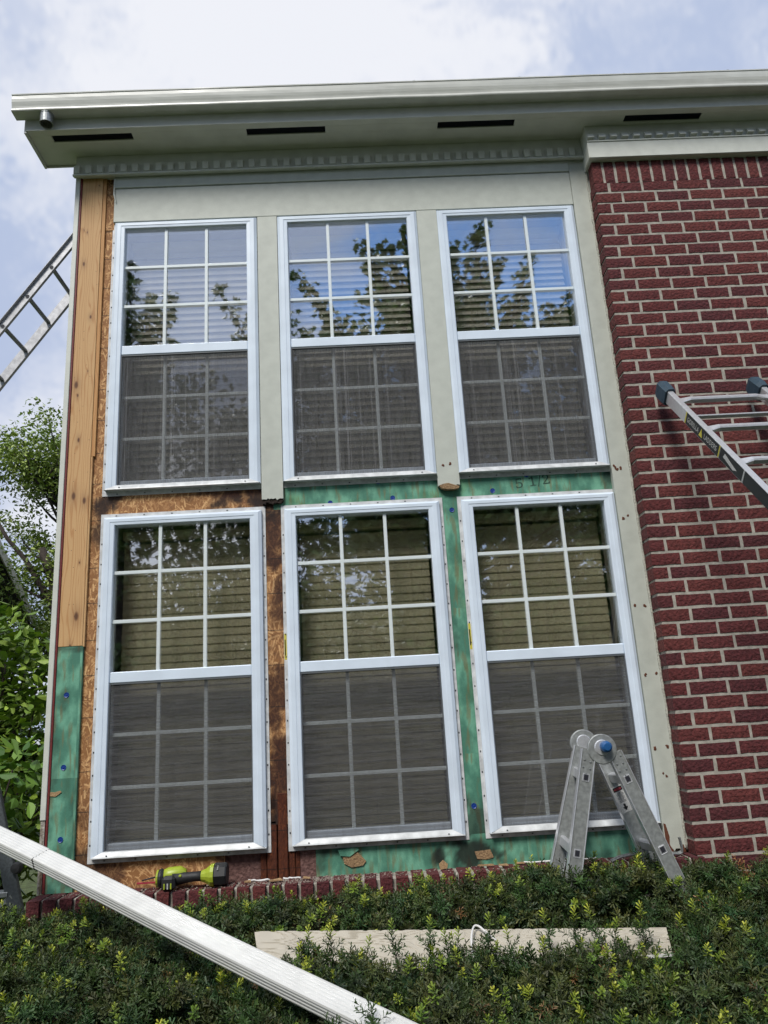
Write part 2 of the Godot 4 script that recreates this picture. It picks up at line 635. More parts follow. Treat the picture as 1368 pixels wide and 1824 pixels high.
func stained_panel(x0: float, x1: float, y0: float, y1: float, z0: float, z1: float, stains: Array, seed_: int, cell := 0.02) -> ArrayMesh:
	# a board whose front is a fine grid that carries stain colours; stains: [x, y, rx, ry, colour, strength]
	var st := begin()
	var n := FastNoiseLite.new()
	n.seed = seed_
	n.frequency = 9.0
	n.fractal_octaves = 4
	var nx := maxi(1, int((x1 - x0) / cell))
	var ny := maxi(1, int((y1 - y0) / cell))
	var tint := func(x: float, y: float) -> Color:
		var c := Color.WHITE
		for s in stains:
			var d := sqrt(pow((x - s[0]) / s[2], 2) + pow((y - s[1]) / s[3], 2)) + n.get_noise_2d(x, y) * 0.9
			c = c.lerp(s[4], smoothstep(1.1, 0.45, d) * s[5])
		return c
	var cols := []
	for j in ny + 1:
		var row := []
		for i in nx + 1:
			row.append(tint.call(lerpf(x0, x1, float(i) / nx), lerpf(y0, y1, float(j) / ny)))
		cols.append(row)
	for j in ny:
		for i in nx:
			var xa := lerpf(x0, x1, float(i) / nx)
			var xb := lerpf(x0, x1, float(i + 1) / nx)
			var ya := lerpf(y0, y1, float(j) / ny)
			var yb := lerpf(y0, y1, float(j + 1) / ny)
			var ps := [Vector3(xa, ya, z1), Vector3(xa, yb, z1), Vector3(xb, yb, z1), Vector3(xb, ya, z1)]
			var cs := [cols[j][i], cols[j + 1][i], cols[j + 1][i + 1], cols[j][i + 1]]
			for k in [0, 1, 2, 0, 2, 3]:
				st.set_color(cs[k])
				st.set_uv(Vector2(ps[k].x, -ps[k].y))
				st.add_vertex(ps[k])
	st.set_color(Color.WHITE)
	var a := Vector3(x0, y0, z0)
	var b := Vector3(x1, y1, z0)
	quad(st, Vector3(x0, y0, z0), Vector3(x0, y1, z0), Vector3(x0, y1, z1), Vector3(x0, y0, z1))
	quad(st, Vector3(x1, y0, z1), Vector3(x1, y1, z1), Vector3(x1, y1, z0), Vector3(x1, y0, z0))
	quad(st, Vector3(x0, y1, z1), Vector3(x0, y1, z0), Vector3(x1, y1, z0), Vector3(x1, y1, z1))
	quad(st, Vector3(x0, y0, z0), Vector3(x0, y0, z1), Vector3(x1, y0, z1), Vector3(x1, y0, z0))
	quad(st, Vector3(x1, y0, z0), Vector3(x1, y1, z0), Vector3(x0, y1, z0), Vector3(x0, y0, z0))
	return done(st)

# ------------------------------------------------------------------ the ground and the house
const TOP := 4.955
const WALL_L := -1.575
const BRICK_X := 1.465
const COURSE := 0.0716
const FRONT := 0.09

func ground():
	var g := part(self, "ground", bmesh(Vector3(-150, -0.3, -150), Vector3(150, 0, 150), 0.0), M.lawn)
	g.set_meta("kind", "structure")
	var s := part(self, "planting_bed", bmesh(Vector3(-2.2, -0.1, 0.02), Vector3(4.4, 0.012, 2.1), 0.004), M.soil)
	s.set_meta("kind", "structure")

func house_shell():
	house = thing("brick_house", "brick house front under repair with six white windows, green sheathing and cream trim", "house")
	# body behind the front: side, back, floor and ceiling, so that the rooms are closed
	box(house, "side_wall", Vector3(WALL_L, 0, -8), Vector3(WALL_L + 0.14, TOP, -0.14), M.siding)
	box(house, "back_wall", Vector3(WALL_L + 0.14, 0, -8), Vector3(7.86, TOP, -7.86), M.siding)
	box(house, "side_wall", Vector3(7.86, 0, -8), Vector3(8, TOP, -0.14), M.siding)
	box(house, "inner_wall", Vector3(WALL_L + 0.14, 0.6, -3.6), Vector3(7.86, 4.9, -3.5), M.plaster)
	box(house, "floor", Vector3(WALL_L + 0.14, 0.5, -7.86), Vector3(7.86, 0.6, -0.14), M.plaster)
	box(house, "ceiling", Vector3(WALL_L + 0.14, 4.9, -7.86), Vector3(7.86, TOP - 0.002, -0.14), M.plaster)
	# framed wall behind bricks and below the windows
	box(house, "framed_wall", Vector3(1.30, 0.0, -0.14), Vector3(8, TOP, -0.034), M.plaster)
	box(house, "base_wall", Vector3(WALL_L, 0.0, -0.14), Vector3(1.30, 0.90, -0.034), M.plaster)
	box(house, "header_wall", Vector3(WALL_L, 4.46, -0.14), Vector3(1.30, TOP, -0.034), M.plaster)
	# roof
	part(house, "roof", roof_mesh(), M.shingle)
	box(house, "eave_deck", Vector3(-1.779, 4.974, -0.06), Vector3(WALL_L + 0.0035, 5.10, 0.2155), M.gutter)

func roof_mesh() -> ArrayMesh:
	var st := begin()
	var prof := [Vector2(0.216, 4.979), Vector2(0.216, 5.105), Vector2(-3.9, 6.9), Vector2(-8.25, 5.1), Vector2(-8.25, 4.979)]
	var x0 := WALL_L + 0.004
	var x1 := 8.2
	for i in prof.size():
		var p: Vector2 = prof[i]
		var q: Vector2 = prof[(i + 1) % prof.size()]
		outward(st, [Vector3(x0, p.y, p.x), Vector3(x1, p.y, p.x), Vector3(x1, q.y, q.x), Vector3(x0, q.y, q.x)], Vector3(3, 5.6, -3.9))
	for x in [x0, x1]:
		for i in range(1, prof.size() - 1):
			outward(st, [Vector3(x, prof[0].y, prof[0].x), Vector3(x, prof[i].y, prof[i].x), Vector3(x, prof[i + 1].y, prof[i + 1].x)], Vector3(3, 5.6, -3.9))
	return done(st)

func brick_mesh(w: float, h: float, d: float, r: RandomNumberGenerator, nx := 5, ny := 2) -> ArrayMesh:
	# front at z = 0, body behind it; rough face and worn arrises
	var st := begin()
	var n := FastNoiseLite.new()
	n.seed = r.randi() % 9999
	n.frequency = 14.0
	n.fractal_octaves = 3
	uv_shift = Vector2(r.randf() * 3.0, r.randf() * 3.0)
	var g := []
	for j in ny + 1:
		var row := []
		for i in nx + 1:
			var x := w * i / nx
			var y := h * j / ny
			var edge := i == 0 or j == 0 or i == nx or j == ny
			var z := n.get_noise_2d(x, y) * 0.0016
			if edge:
				z = -0.0012 - r.randf() * 0.0012
				x += (1 if i == 0 else -1 if i == nx else 0) * (0.0002 + r.randf() * 0.0028)
				y += (1 if j == 0 else -1 if j == ny else 0) * (-0.0004 + r.randf() * 0.0028)
			else:
				x += r.randf_range(-0.1, 0.1) * w / nx
			row.append(Vector3(x, y, z))
		g.append(row)
	for j in ny:
		for i in nx:
			if (i + j) % 2 == 0:
				tri3(st, g[j][i], g[j + 1][i], g[j + 1][i + 1])
				tri3(st, g[j][i], g[j + 1][i + 1], g[j][i + 1])
			else:
				tri3(st, g[j][i], g[j + 1][i], g[j][i + 1])
				tri3(st, g[j + 1][i], g[j + 1][i + 1], g[j][i + 1])
	var mid := Vector3(w, h, -d) * 0.5
	for i in nx:
		for j in [0, ny]:
			var a: Vector3 = g[j][i]
			var b: Vector3 = g[j][i + 1]
			outward(st, [a, b, Vector3(b.x, b.y, -d), Vector3(a.x, a.y, -d)], mid)
	for j in ny:
		for i in [0, nx]:
			var a: Vector3 = g[j][i]
			var b: Vector3 = g[j + 1][i]
			outward(st, [a, b, Vector3(b.x, b.y, -d), Vector3(a.x, a.y, -d)], mid)
	uv_shift = Vector2.ZERO
	return done(st)

func brick_parts():
	var r := RandomNumberGenerator.new()
	r.seed = 31
	var gap := 0.0130
	var hgt := COURSE - gap
	var full := []
	var long_ := []
	var short_ := []
	var soldier := []
	var rowlock := []
	for k in 9:
		full.append(brick_mesh(0.184, hgt, 0.07, r))
	for k in 5:
		long_.append(brick_mesh(0.152, hgt, 0.088, r))
		short_.append(brick_mesh(0.079, hgt, 0.088, r, 3, 2))
		soldier.append(brick_mesh(hgt, 0.144, 0.07, r, 2, 5))
		rowlock.append(brick_mesh(hgt, 0.070, 0.13, r, 3, 2))
	# the wall: a mortar body, the bricks stand 7 mm proud of it
	var wall := part(house, "brick_wall", bmesh(Vector3(BRICK_X + 0.007, 0.0, -0.034), Vector3(8, 4.712, FRONT - 0.0042), 0.003), M.mortar)
	var far := begin()
	for i in 64:
		var y := 4.566 - i * COURSE - hgt
		if y < 0.0:
			break
		var x := BRICK_X
		var k := 0
		while x < 5.0:
			var set_: Array = full
			var w := 0.184
			if k == 0:
				set_ = short_ if i % 2 == 0 else long_
				w = 0.079 if i % 2 == 0 else 0.152
			var mesh: ArrayMesh = set_[r.randi() % set_.size()]
			var at := Vector3(x + r.randf_range(-0.0012, 0.0012) * (0 if k == 0 else 1), y + r.randf_range(-0.0012, 0.0012), FRONT + r.randf_range(-0.0014, 0.0014))
			var seen: bool = x < 1.87 + maxf(y - 0.85, 0.0) * 0.215 and y > 0.78
			if seen:
				part(wall, "brick", mesh, M.bricks[r.randi() % M.bricks.size()], at)
			else:
				far.append_from(mesh, 0, Transform3D(Basis(), at))
			x += w + gap
			k += 1
	# soldier course
	for k in 48:
		var x := BRICK_X + k * COURSE
		var at := Vector3(x, 4.567 + r.randf_range(-0.001, 0.001), FRONT + r.randf_range(-0.0015, 0.0015))
		var mesh: ArrayMesh = soldier[r.randi() % soldier.size()]
		if x < 2.66:
			part(wall, "brick", mesh, M.bricks[r.randi() % M.bricks.size()], at)
		else:
			far.append_from(mesh, 0, Transform3D(Basis(), at))
	var rest := part(wall, "brickwork", done_keep(far), M.bricks[0])
	rest.set_meta("kind", "stuff")
	# brick wall below the windows, mostly behind the hedge
	var low := part(house, "lower_brick_wall", bmesh(Vector3(WALL_L, 0, -0.034), Vector3(BRICK_X + 0.0065, 0.845, FRONT - 0.008), 0.003), M.mortar)
	var lst := begin()
	for i in 12:
		var y := 0.845 - (i + 1) * COURSE + gap * 0.5
		var x := WALL_L - 0.001 + (0.0 if i % 2 == 0 else -0.09)
		while x < BRICK_X - 0.02:
			if x > WALL_L - 0.01 and x + 0.184 < BRICK_X + 0.007:
				lst.append_from(full[r.randi() % full.size()], 0, Transform3D(Basis(), Vector3(x, y, FRONT - 0.002)))
			x += 0.1945
	var lb := part(low, "brickwork", done_keep(lst), M.bricks[2])
	lb.set_meta("kind", "stuff")
	# sloping rowlock sill
	var sill := pivot(house, "brick_sill")
	var tilt := Basis(Vector3.RIGHT, deg_to_rad(3.0))
	part(sill, "mortar_bed", bmesh(Vector3(WALL_L + 0.014, 0.8456, -0.033), Vector3(1.49, 0.917, 0.096), 0.004), M.mortar)
	var x := WALL_L + 0.004
	var n := 0
	while x < 1.47:
		var at := Vector3(x, 0.852 + r.randf_range(-0.0015, 0.0015), 0.117 + r.randf_range(-0.003, 0.003))
		part(sill, "brick", rowlock[r.randi() % rowlock.size()], M.bricks[r.randi() % M.bricks.size()], at, Basis(Vector3.RIGHT, deg_to_rad(1.5)))
		x += COURSE
		n += 1
	# mortar dust and crumbs on top of the sill
	var dust := begin()
	for q in 1100:
		var px := r.randf_range(-1.5, 1.44)
		if r.randf() < 0.5:
			px = r.randfn(-0.35, 0.22)
		px = clampf(px, -1.5, 1.4)
		var pz := r.randf_range(0.0, 0.105)
		var s := r.randf_range(0.002, 0.007)
		pebble(dust, Vector3(px, 0.9215 + 0.0025 + s * 0.2 - (pz - 0.05) * 0.026, pz), Vector3(s, s * 0.6, s), r)
	var crumbs := part(sill, "mortar_crumbs", done(dust), M.dust)
	crumbs.set_meta("kind", "stuff")

func done_keep(st: SurfaceTool) -> ArrayMesh:
	return st.commit()

func pebble(st: SurfaceTool, at: Vector3, s: Vector3, r: RandomNumberGenerator):
	var v := [Vector3(1, 0, 0), Vector3(-1, 0, 0), Vector3(0, 1, 0), Vector3(0, -1, 0), Vector3(0, 0, 1), Vector3(0, 0, -1)]
	var b := Basis(Vector3(r.randfn(), r.randfn(), r.randfn()).normalized(), r.randf() * TAU)
	var p := []
	for k in v:
		p.append(at + (b * (k * r.randf_range(0.6, 1.1))) * s)
	for f in [[0, 2, 4], [0, 4, 3], [0, 3, 5], [0, 5, 2], [1, 2, 4], [1, 4, 3], [1, 3, 5], [1, 5, 2]]:
		outward(st, [p[f[0]], p[f[1]], p[f[2]]], at)

func sheathing():
	var brown := Color(0.12, 0.06, 0.035)
	var black := Color(0.05, 0.03, 0.02)
	var z1 := -0.030
	var z0 := -0.14
	# oriented strand board beside, between and below the windows
	part(house, "strand_board", stained_panel(WALL_L + 0.02, -1.305, 0.90, 4.46, z0, z1, [[-1.34, 2.80, 0.07, 0.10, black, 0.95], [-1.36, 2.66, 0.05, 0.16, black, 0.8], [-1.36, 1.03, 0.09, 0.13, black, 0.8], [-1.37, 1.25, 0.05, 0.12, brown, 0.5]], 5), M.osb)
	part(house, "strand_board", stained_panel(-1.305, -0.456, 2.715, 2.86, z0, z1, [[-1.31, 2.79, 0.08, 0.08, black, 0.95], [-0.52, 2.79, 0.30, 0.08, black, 0.95], [-0.66, 2.83, 0.30, 0.04, brown, 0.9], [-0.47, 2.76, 0.1, 0.1, black, 0.9]], 6, 0.012), M.osb)
	part(house, "strand_board", stained_panel(-0.552, -0.364, 1.16, 2.715, z0, z1, [[-0.46, 2.58, 0.14, 0.26, brown, 0.95], [-0.46, 2.74, 0.12, 0.10, black, 0.98], [-0.44, 2.2, 0.05, 0.22, brown, 0.8], [-0.46, 1.78, 0.12, 0.20, brown, 0.9], [-0.46, 1.32, 0.12, 0.28, brown, 0.98], [-0.50, 1.16, 0.08, 0.10, black, 0.9], [-0.42, 2.15, 0.03, 0.2, brown, 0.5]], 7, 0.012), M.osb)
	part(house, "strand_board", stained_panel(-1.305, -0.72, 0.90, 1.062, z0, z1, [[-1.28, 1.0, 0.10, 0.12, brown, 0.8], [-0.72, 1.0, 0.05, 0.15, brown, 0.8], [-1.0, 0.91, 0.4, 0.03, brown, 0.6]], 8, 0.015), M.osb)
	# open cavity and rotten studs
	part(house, "insulation_batt", stained_panel(-0.72, -0.552, 0.90, 1.062, z0, -0.052, [], 9), M.insulation)
	var st := begin()
	for s in [[-0.552, -0.522, -0.040], [-0.519, -0.472, -0.034], [-0.466, -0.420, -0.031], [-0.417, -0.388, -0.040], [-0.385, -0.364, -0.034]]:
		hexa(st, Vector3(s[0], 0.90, -0.14), Vector3(s[1], 1.30 if s[0] > -0.53 and s[0] < -0.4 else 1.062, s[2] + (0.004 if s[0] > -0.53 and s[0] < -0.4 else 0.0)), 0.004)
	part(house, "rotten_stud", done(st), M.rot)
	part(house, "insulation_scrap", stained_panel(-0.364, -0.290, 0.90, 1.062, z0, -0.036, [], 10), M.insulation)
	# green faced sheathing
	part(house, "green_sheathing", stained_panel(-0.456, 1.36, 2.715, 2.87, z0, z1 - 0.001, [[-0.43, 2.80, 0.05, 0.10, black, 0.85], [-0.37, 2.77, 0.06, 0.05, Color(0.9, 0.8, 0.45), 0.55], [0.0, 2.735, 0.3, 0.012, Color(1.6, 1.4, 0.8), 0.55], [0.38, 2.75, 0.08, 0.03, Color(1.7, 1.3, 0.8), 0.5], [0.47, 2.80, 0.06, 0.06, brown, 0.5], [1.35, 2.80, 0.04, 0.12, black, 0.7], [0.55, 2.78, 0.05, 0.08, Color(0.8, 0.8, 0.5), 0.5]], 11, 0.012), M.green)
	part(house, "green_sheathing", stained_panel(0.384, 0.573, 1.06, 2.715, z0, z1 - 0.0012, [[0.48, 1.12, 0.1, 0.12, black, 0.75], [0.50, 2.3, 0.03, 0.2, Color(0.8, 0.6, 0.4), 0.5], [0.45, 1.95, 0.02, 0.15, black, 0.4], [0.51, 1.75, 0.03, 0.12, Color(0.7, 0.6, 0.4), 0.5]], 12, 0.012), M.green)
	part(house, "green_sheathing", stained_panel(-0.29, 1.36, 0.90, 1.062, z0, z1 - 0.0008, [[0.43, 0.99, 0.16, 0.10, black, 0.93], [0.30, 0.98, 0.08, 0.03, black, 0.8], [-0.27, 1.02, 0.04, 0.12, brown, 0.6], [-0.2, 1.03, 0.1, 0.02, brown, 0.5], [0.95, 0.93, 0.2, 0.03, black, 0.4], [1.34, 0.98, 0.04, 0.1, black, 0.8]], 13, 0.012), M.green)
	part(house, "green_sheathing_strip", stained_panel(-1.541, -1.417, 0.925, 2.053, -0.03, -0.012, [[-1.5, 1.80, 0.03, 0.10, Color(0.55, 0.42, 0.35), 0.6], [-1.48, 2.04, 0.1, 0.02, brown, 0.6], [-1.53, 1.5, 0.02, 0.3, brown, 0.4], [-1.47, 1.0, 0.08, 0.07, brown, 0.45], [-1.43, 1.2, 0.02, 0.3, brown, 0.35], [-1.46, 1.4, 0.02, 0.09, Color(0.6, 0.5, 0.4), 0.5]], 14, 0.012), M.green)
	# torn flap in the strip and torn core showing
	part(house, "torn_flap", extrude_poly([Vector2(-1.540, 1.352), Vector2(-1.515, 1.348), Vector2(-1.487, 1.366), Vector2(-1.492, 1.374), Vector2(-1.52, 1.368), Vector2(-1.54, 1.37)], -0.012, -0.008), M.chip)
	part(house, "torn_core", extrude_poly([Vector2(-0.165, 1.005), Vector2(-0.12, 1.025), Vector2(-0.09, 1.015), Vector2(-0.055, 0.975), Vector2(-0.07, 0.957), Vector2(-0.125, 0.952), Vector2(-0.158, 0.97)], -0.035, -0.024), M.torn)
	part(house, "torn_core", extrude_poly([Vector2(-0.185, 1.03), Vector2(-0.11, 1.04), Vector2(-0.085, 1.028), Vector2(-0.13, 1.0), Vector2(-0.175, 1.005)], -0.035, -0.019), M.green)
	part(house, "torn_core", extrude_poly([Vector2(0.46, 0.985), Vector2(0.535, 0.99), Vector2(0.548, 0.955), Vector2(0.515, 0.948), Vector2(0.47, 0.952)], -0.035, -0.027), M.torn)
	# pencilled note
	var note := TextMesh.new()
	note.text = "5 1/2"
	note.font = font("Droid Serif")
	note.font_size = 32
	note.pixel_size = 0.0022
	note.depth = 0.0006
	part(house, "pencil_note", note, mat(Color(0.03, 0.07, 0.05), 0.9), Vector3(0.935, 2.80, -0.0302), Basis(Vector3.FORWARD, -0.10) * Basis.from_scale(Vector3(1.25, 1, 1)))
	# blue cap nails
	for p in [[-1.487, 1.818, -0.012], [-1.484, 1.478, -0.012], [-1.482, 1.155, -0.012], [0.488, 2.665, -0.0312], [0.715, 2.760, -0.031], [0.905, 2.838, -0.031], [-0.155, 2.738, -0.031], [0.178, 2.748, -0.031], [0.105, 2.842, -0.031], [0.475, 1.187, -0.0312]]:
		part(house, "cap_nail", lathe([Vector2(0.0001, 0.0035), Vector2(0.004, 0.0036), Vector2(0.0045, 0.001), Vector2(0.009, 0.0012), Vector2(0.0125, 0.003), Vector2(0.0135, 0.0)], 14), M.blue_cap, Vector3(p[0], p[1], p[2]))
	# nail holes scattered over the strand board
	var r := RandomNumberGenerator.new()
	r.seed = 77
	var holes := begin()
	for q in 70:
		var hx := r.randf_range(-1.405, -1.362)
		var hy := r.randf_range(1.0, 4.4)
		if q > 45:
			hx = r.randf_range(-0.482, -0.418)
			hy = r.randf_range(1.3, 2.65)
		pebble(holes, Vector3(hx, hy, z1), Vector3(0.003, 0.003, 0.0016), r)
	part(house, "nail_holes", done(holes), M.black).set_meta("kind", "stuff")

func font(called: String) -> SystemFont:
	var f := SystemFont.new()
	f.font_names = PackedStringArray([called])
	return f

func ragged(x0: float, x1: float, ytop: float, ybot: float, seed_: int, rough: float, steps := 14) -> Array:
	# outline of a board whose lower end is broken
	var r := RandomNumberGenerator.new()
	r.seed = seed_
	var out := [Vector2(x0, ytop)]
	for i in steps + 1:
		out.append(Vector2(lerpf(x0, x1, float(i) / steps), ybot + r.randf_range(-rough, rough) * (0.5 + 0.5 * sin(i * 1.1 + seed_))))
	out.append(Vector2(x1, ytop))
	return out

func trim_boards():
	var zf := -0.004
	# corner: cream strip, red edge, new pine board
	box(house, "corner_strip", Vector3(WALL_L - 0.004, 1.245, -0.14), Vector3(-1.5525, 4.83, -0.001), M.cream_trim)
	part(house, "corner_strip", stained_panel(WALL_L - 0.001, -1.556, 0.925, 1.2435, -0.14, -0.006, [[-1.562, 1.0, 0.01, 0.25, Color(0.25, 0.16, 0.1), 0.9], [-1.57, 1.2, 0.01, 0.05, Color(0.3, 0.2, 0.12), 0.6]], 51, 0.006), weathered())
	box(house, "red_edge_strip", Vector3(-1.5525, 0.925, -0.14), Vector3(-1.5415, 4.822, -0.006), M.red)
	var pine := part(house, "pine_board", bmesh(Vector3(-1.541, 2.0545, -0.0295), Vector3(-1.4215, 4.822, -0.0115), 0.0015), M.pine.duplicate())
	var pm: StandardMaterial3D = pine.material_override
	pm.uv1_scale = Vector3(1.0 / 0.125, 1.0 / 2.78, 1)
	pm.uv1_offset = Vector3(1.542 / 0.125, 4.825 / 2.78, 0)
	var strip := part(house, "pine_strip", bmesh(Vector3(-1.4212, 3.06, -0.0296), Vector3(-1.4015, 4.822, -0.0165), 0.001), M.pine2.duplicate())
	pm = strip.material_override
	pm.uv1_scale = Vector3(1.0 / 0.1, 1.0 / 1.8, 1)
	var low := part(house, "pine_strip", bmesh(Vector3(-1.4212, 2.05, -0.0298), Vector3(-1.412, 3.0585, -0.0145), 0.001), pine.material_override)
	var dots := begin()
	var r := RandomNumberGenerator.new()
	r.seed = 8
	for q in 26:
		pebble(dots, Vector3(r.randf_range(-1.535, -1.428), r.randf_range(2.1, 4.78), -0.0115), Vector3(0.0028, 0.0028, 0.001), r)
	part(house, "nail_holes", done(dots), M.black).set_meta("kind", "stuff")
	# strand board above the first window, then painted boards over the windows
	part(house, "strand_board", stained_panel(-1.4012, -1.351, 4.46, 4.822, -0.034, -0.0265, [[-1.36, 4.8, 0.03, 0.05, Color(0.1, 0.06, 0.04), 0.7]], 61, 0.012), M.osb)
	box(house, "frieze_board", Vector3(-1.35, 4.498, -0.033), Vector3(1.3605, 4.7245, zf), M.cream, 0.003)
	box(house, "frieze_board", Vector3(-1.3495, 4.7265, -0.033), Vector3(1.3605, 4.806, zf + 0.006), M.cream, 0.003)
	part(house, "torn_paint_flap", extrude_poly([Vector2(-1.352, 4.79), Vector2(-1.345, 4.80), Vector2(-1.346, 4.69), Vector2(-1.335, 4.63), Vector2(-1.34, 4.63), Vector2(-1.353, 4.68)], 0.002, 0.006), M.cream)
	# boards between the upper windows, their lower ends rotted off
	part(house, "mullion_board", extrude_poly(ragged(-0.5135, -0.4005, 4.4965, 2.768, 3, 0.008), -0.033, zf), M.cream)
	part(house, "rotten_end", extrude_poly(ragged(-0.511, -0.402, 2.80, 2.745, 5, 0.012), -0.032, -0.010), M.rot_dark)
	part(house, "mullion_board", extrude_poly(ragged(0.4225, 0.5395, 4.4965, 2.795, 8, 0.006), -0.033, zf - 0.0004), M.cream)
	part(house, "broken_end", extrude_poly([Vector2(0.428, 2.795), Vector2(0.452, 2.803), Vector2(0.477, 2.806), Vector2(0.50, 2.798), Vector2(0.534, 2.787), Vector2(0.532, 2.776), Vector2(0.505, 2.771), Vector2(0.47, 2.772), Vector2(0.44, 2.779)], -0.026, 0.002), M.torn)
	# tall board beside the brickwork
	part(house, "side_board", extrude_poly(ragged(1.3615, 1.474, 4.806, 0.945, 9, 0.012), -0.0338, -0.0015), M.cream)
	part(house, "rotten_end", extrude_poly([Vector2(1.366, 1.06), Vector2(1.376, 1.055), Vector2(1.386, 1.0), Vector2(1.382, 0.965), Vector2(1.40, 0.93), Vector2(1.366, 0.925)], -0.03, 0.0008), M.rust)
	part(house, "rotten_end", extrude_poly([Vector2(1.43, 0.955), Vector2(1.447, 0.962), Vector2(1.456, 0.93), Vector2(1.438, 0.926)], -0.03, 0.0012), M.rust)
	# rough caulk joint
	var pts := []
	var rad := []
	for i in 150:
		pts.append(Vector3(1.4605 + r.randf_range(-0.002, 0.002), 4.70 - i * 3.76 / 149.0, 0.002 + r.randf_range(-0.002, 0.002)))
		rad.append(0.0055 + r.randf_range(-0.002, 0.002))
	part(house, "caulk_joint", tube(pts, rad, 6), M.caulk)
	# rusty nail holes with torn fibres on the tall board
	for p in [[1.377, 2.853, 1.3], [1.385, 2.838, 1.0], [1.392, 2.835, 0.9], [1.412, 2.842, 1.3], [1.386, 2.563, 1.2], [1.413, 2.576, 1.1], [1.379, 2.102, 1.1], [1.432, 2.098, 1.2], [1.384, 1.752, 1.1], [1.44, 1.755, 1.2], [1.378, 1.40, 1.3], [1.44, 1.405, 1.1], [1.402, 1.285, 0.7], [1.414, 1.268, 0.8], [0.456, 2.905, 1.0], [0.495, 2.915, 1.1]]:
		var st := begin()
		for q in 5:
			pebble(st, Vector3(r.randf_range(-0.004, 0.004), r.randf_range(-0.005, 0.005), 0), Vector3(0.0066, 0.0076, 0.0024) * p[2], r)
		part(house, "nail_hole", done(st), M.rust, Vector3(p[0], p[1], -0.001 if p[0] > 1.0 else -0.004))

func weathered() -> StandardMaterial3D:
	var m := tri(mat(Color(0.5, 0.49, 0.42), 0.8), T.brick, 4.0, T.bump, 0.2)
	m.vertex_color_use_as_albedo = true
	return m

func gutter_profile() -> Array:
	# z outwards, y up: K-style gutter, outer skin then the lip
	return [Vector2(0.2275, 5.022), Vector2(0.292, 5.022), Vector2(0.298, 5.0235), Vector2(0.3005, 5.029), Vector2(0.3, 5.036), Vector2(0.2955, 5.040), Vector2(0.2935, 5.046), Vector2(0.2955, 5.056), Vector2(0.2990, 5.068), Vector2(0.3022, 5.082), Vector2(0.3040, 5.100), Vector2(0.3045, 5.121), Vector2(0.3078, 5.124), Vector2(0.3084, 5.130), Vector2(0.3050, 5.134), Vector2(0.291, 5.133), Vector2(0.291, 5.129), Vector2(0.3005, 5.129), Vector2(0.2995, 5.09), Vector2(0.290, 5.05), Vector2(0.290, 5.026), Vector2(0.2315, 5.026), Vector2(0.2315, 5.13), Vector2(0.2275, 5.13)]

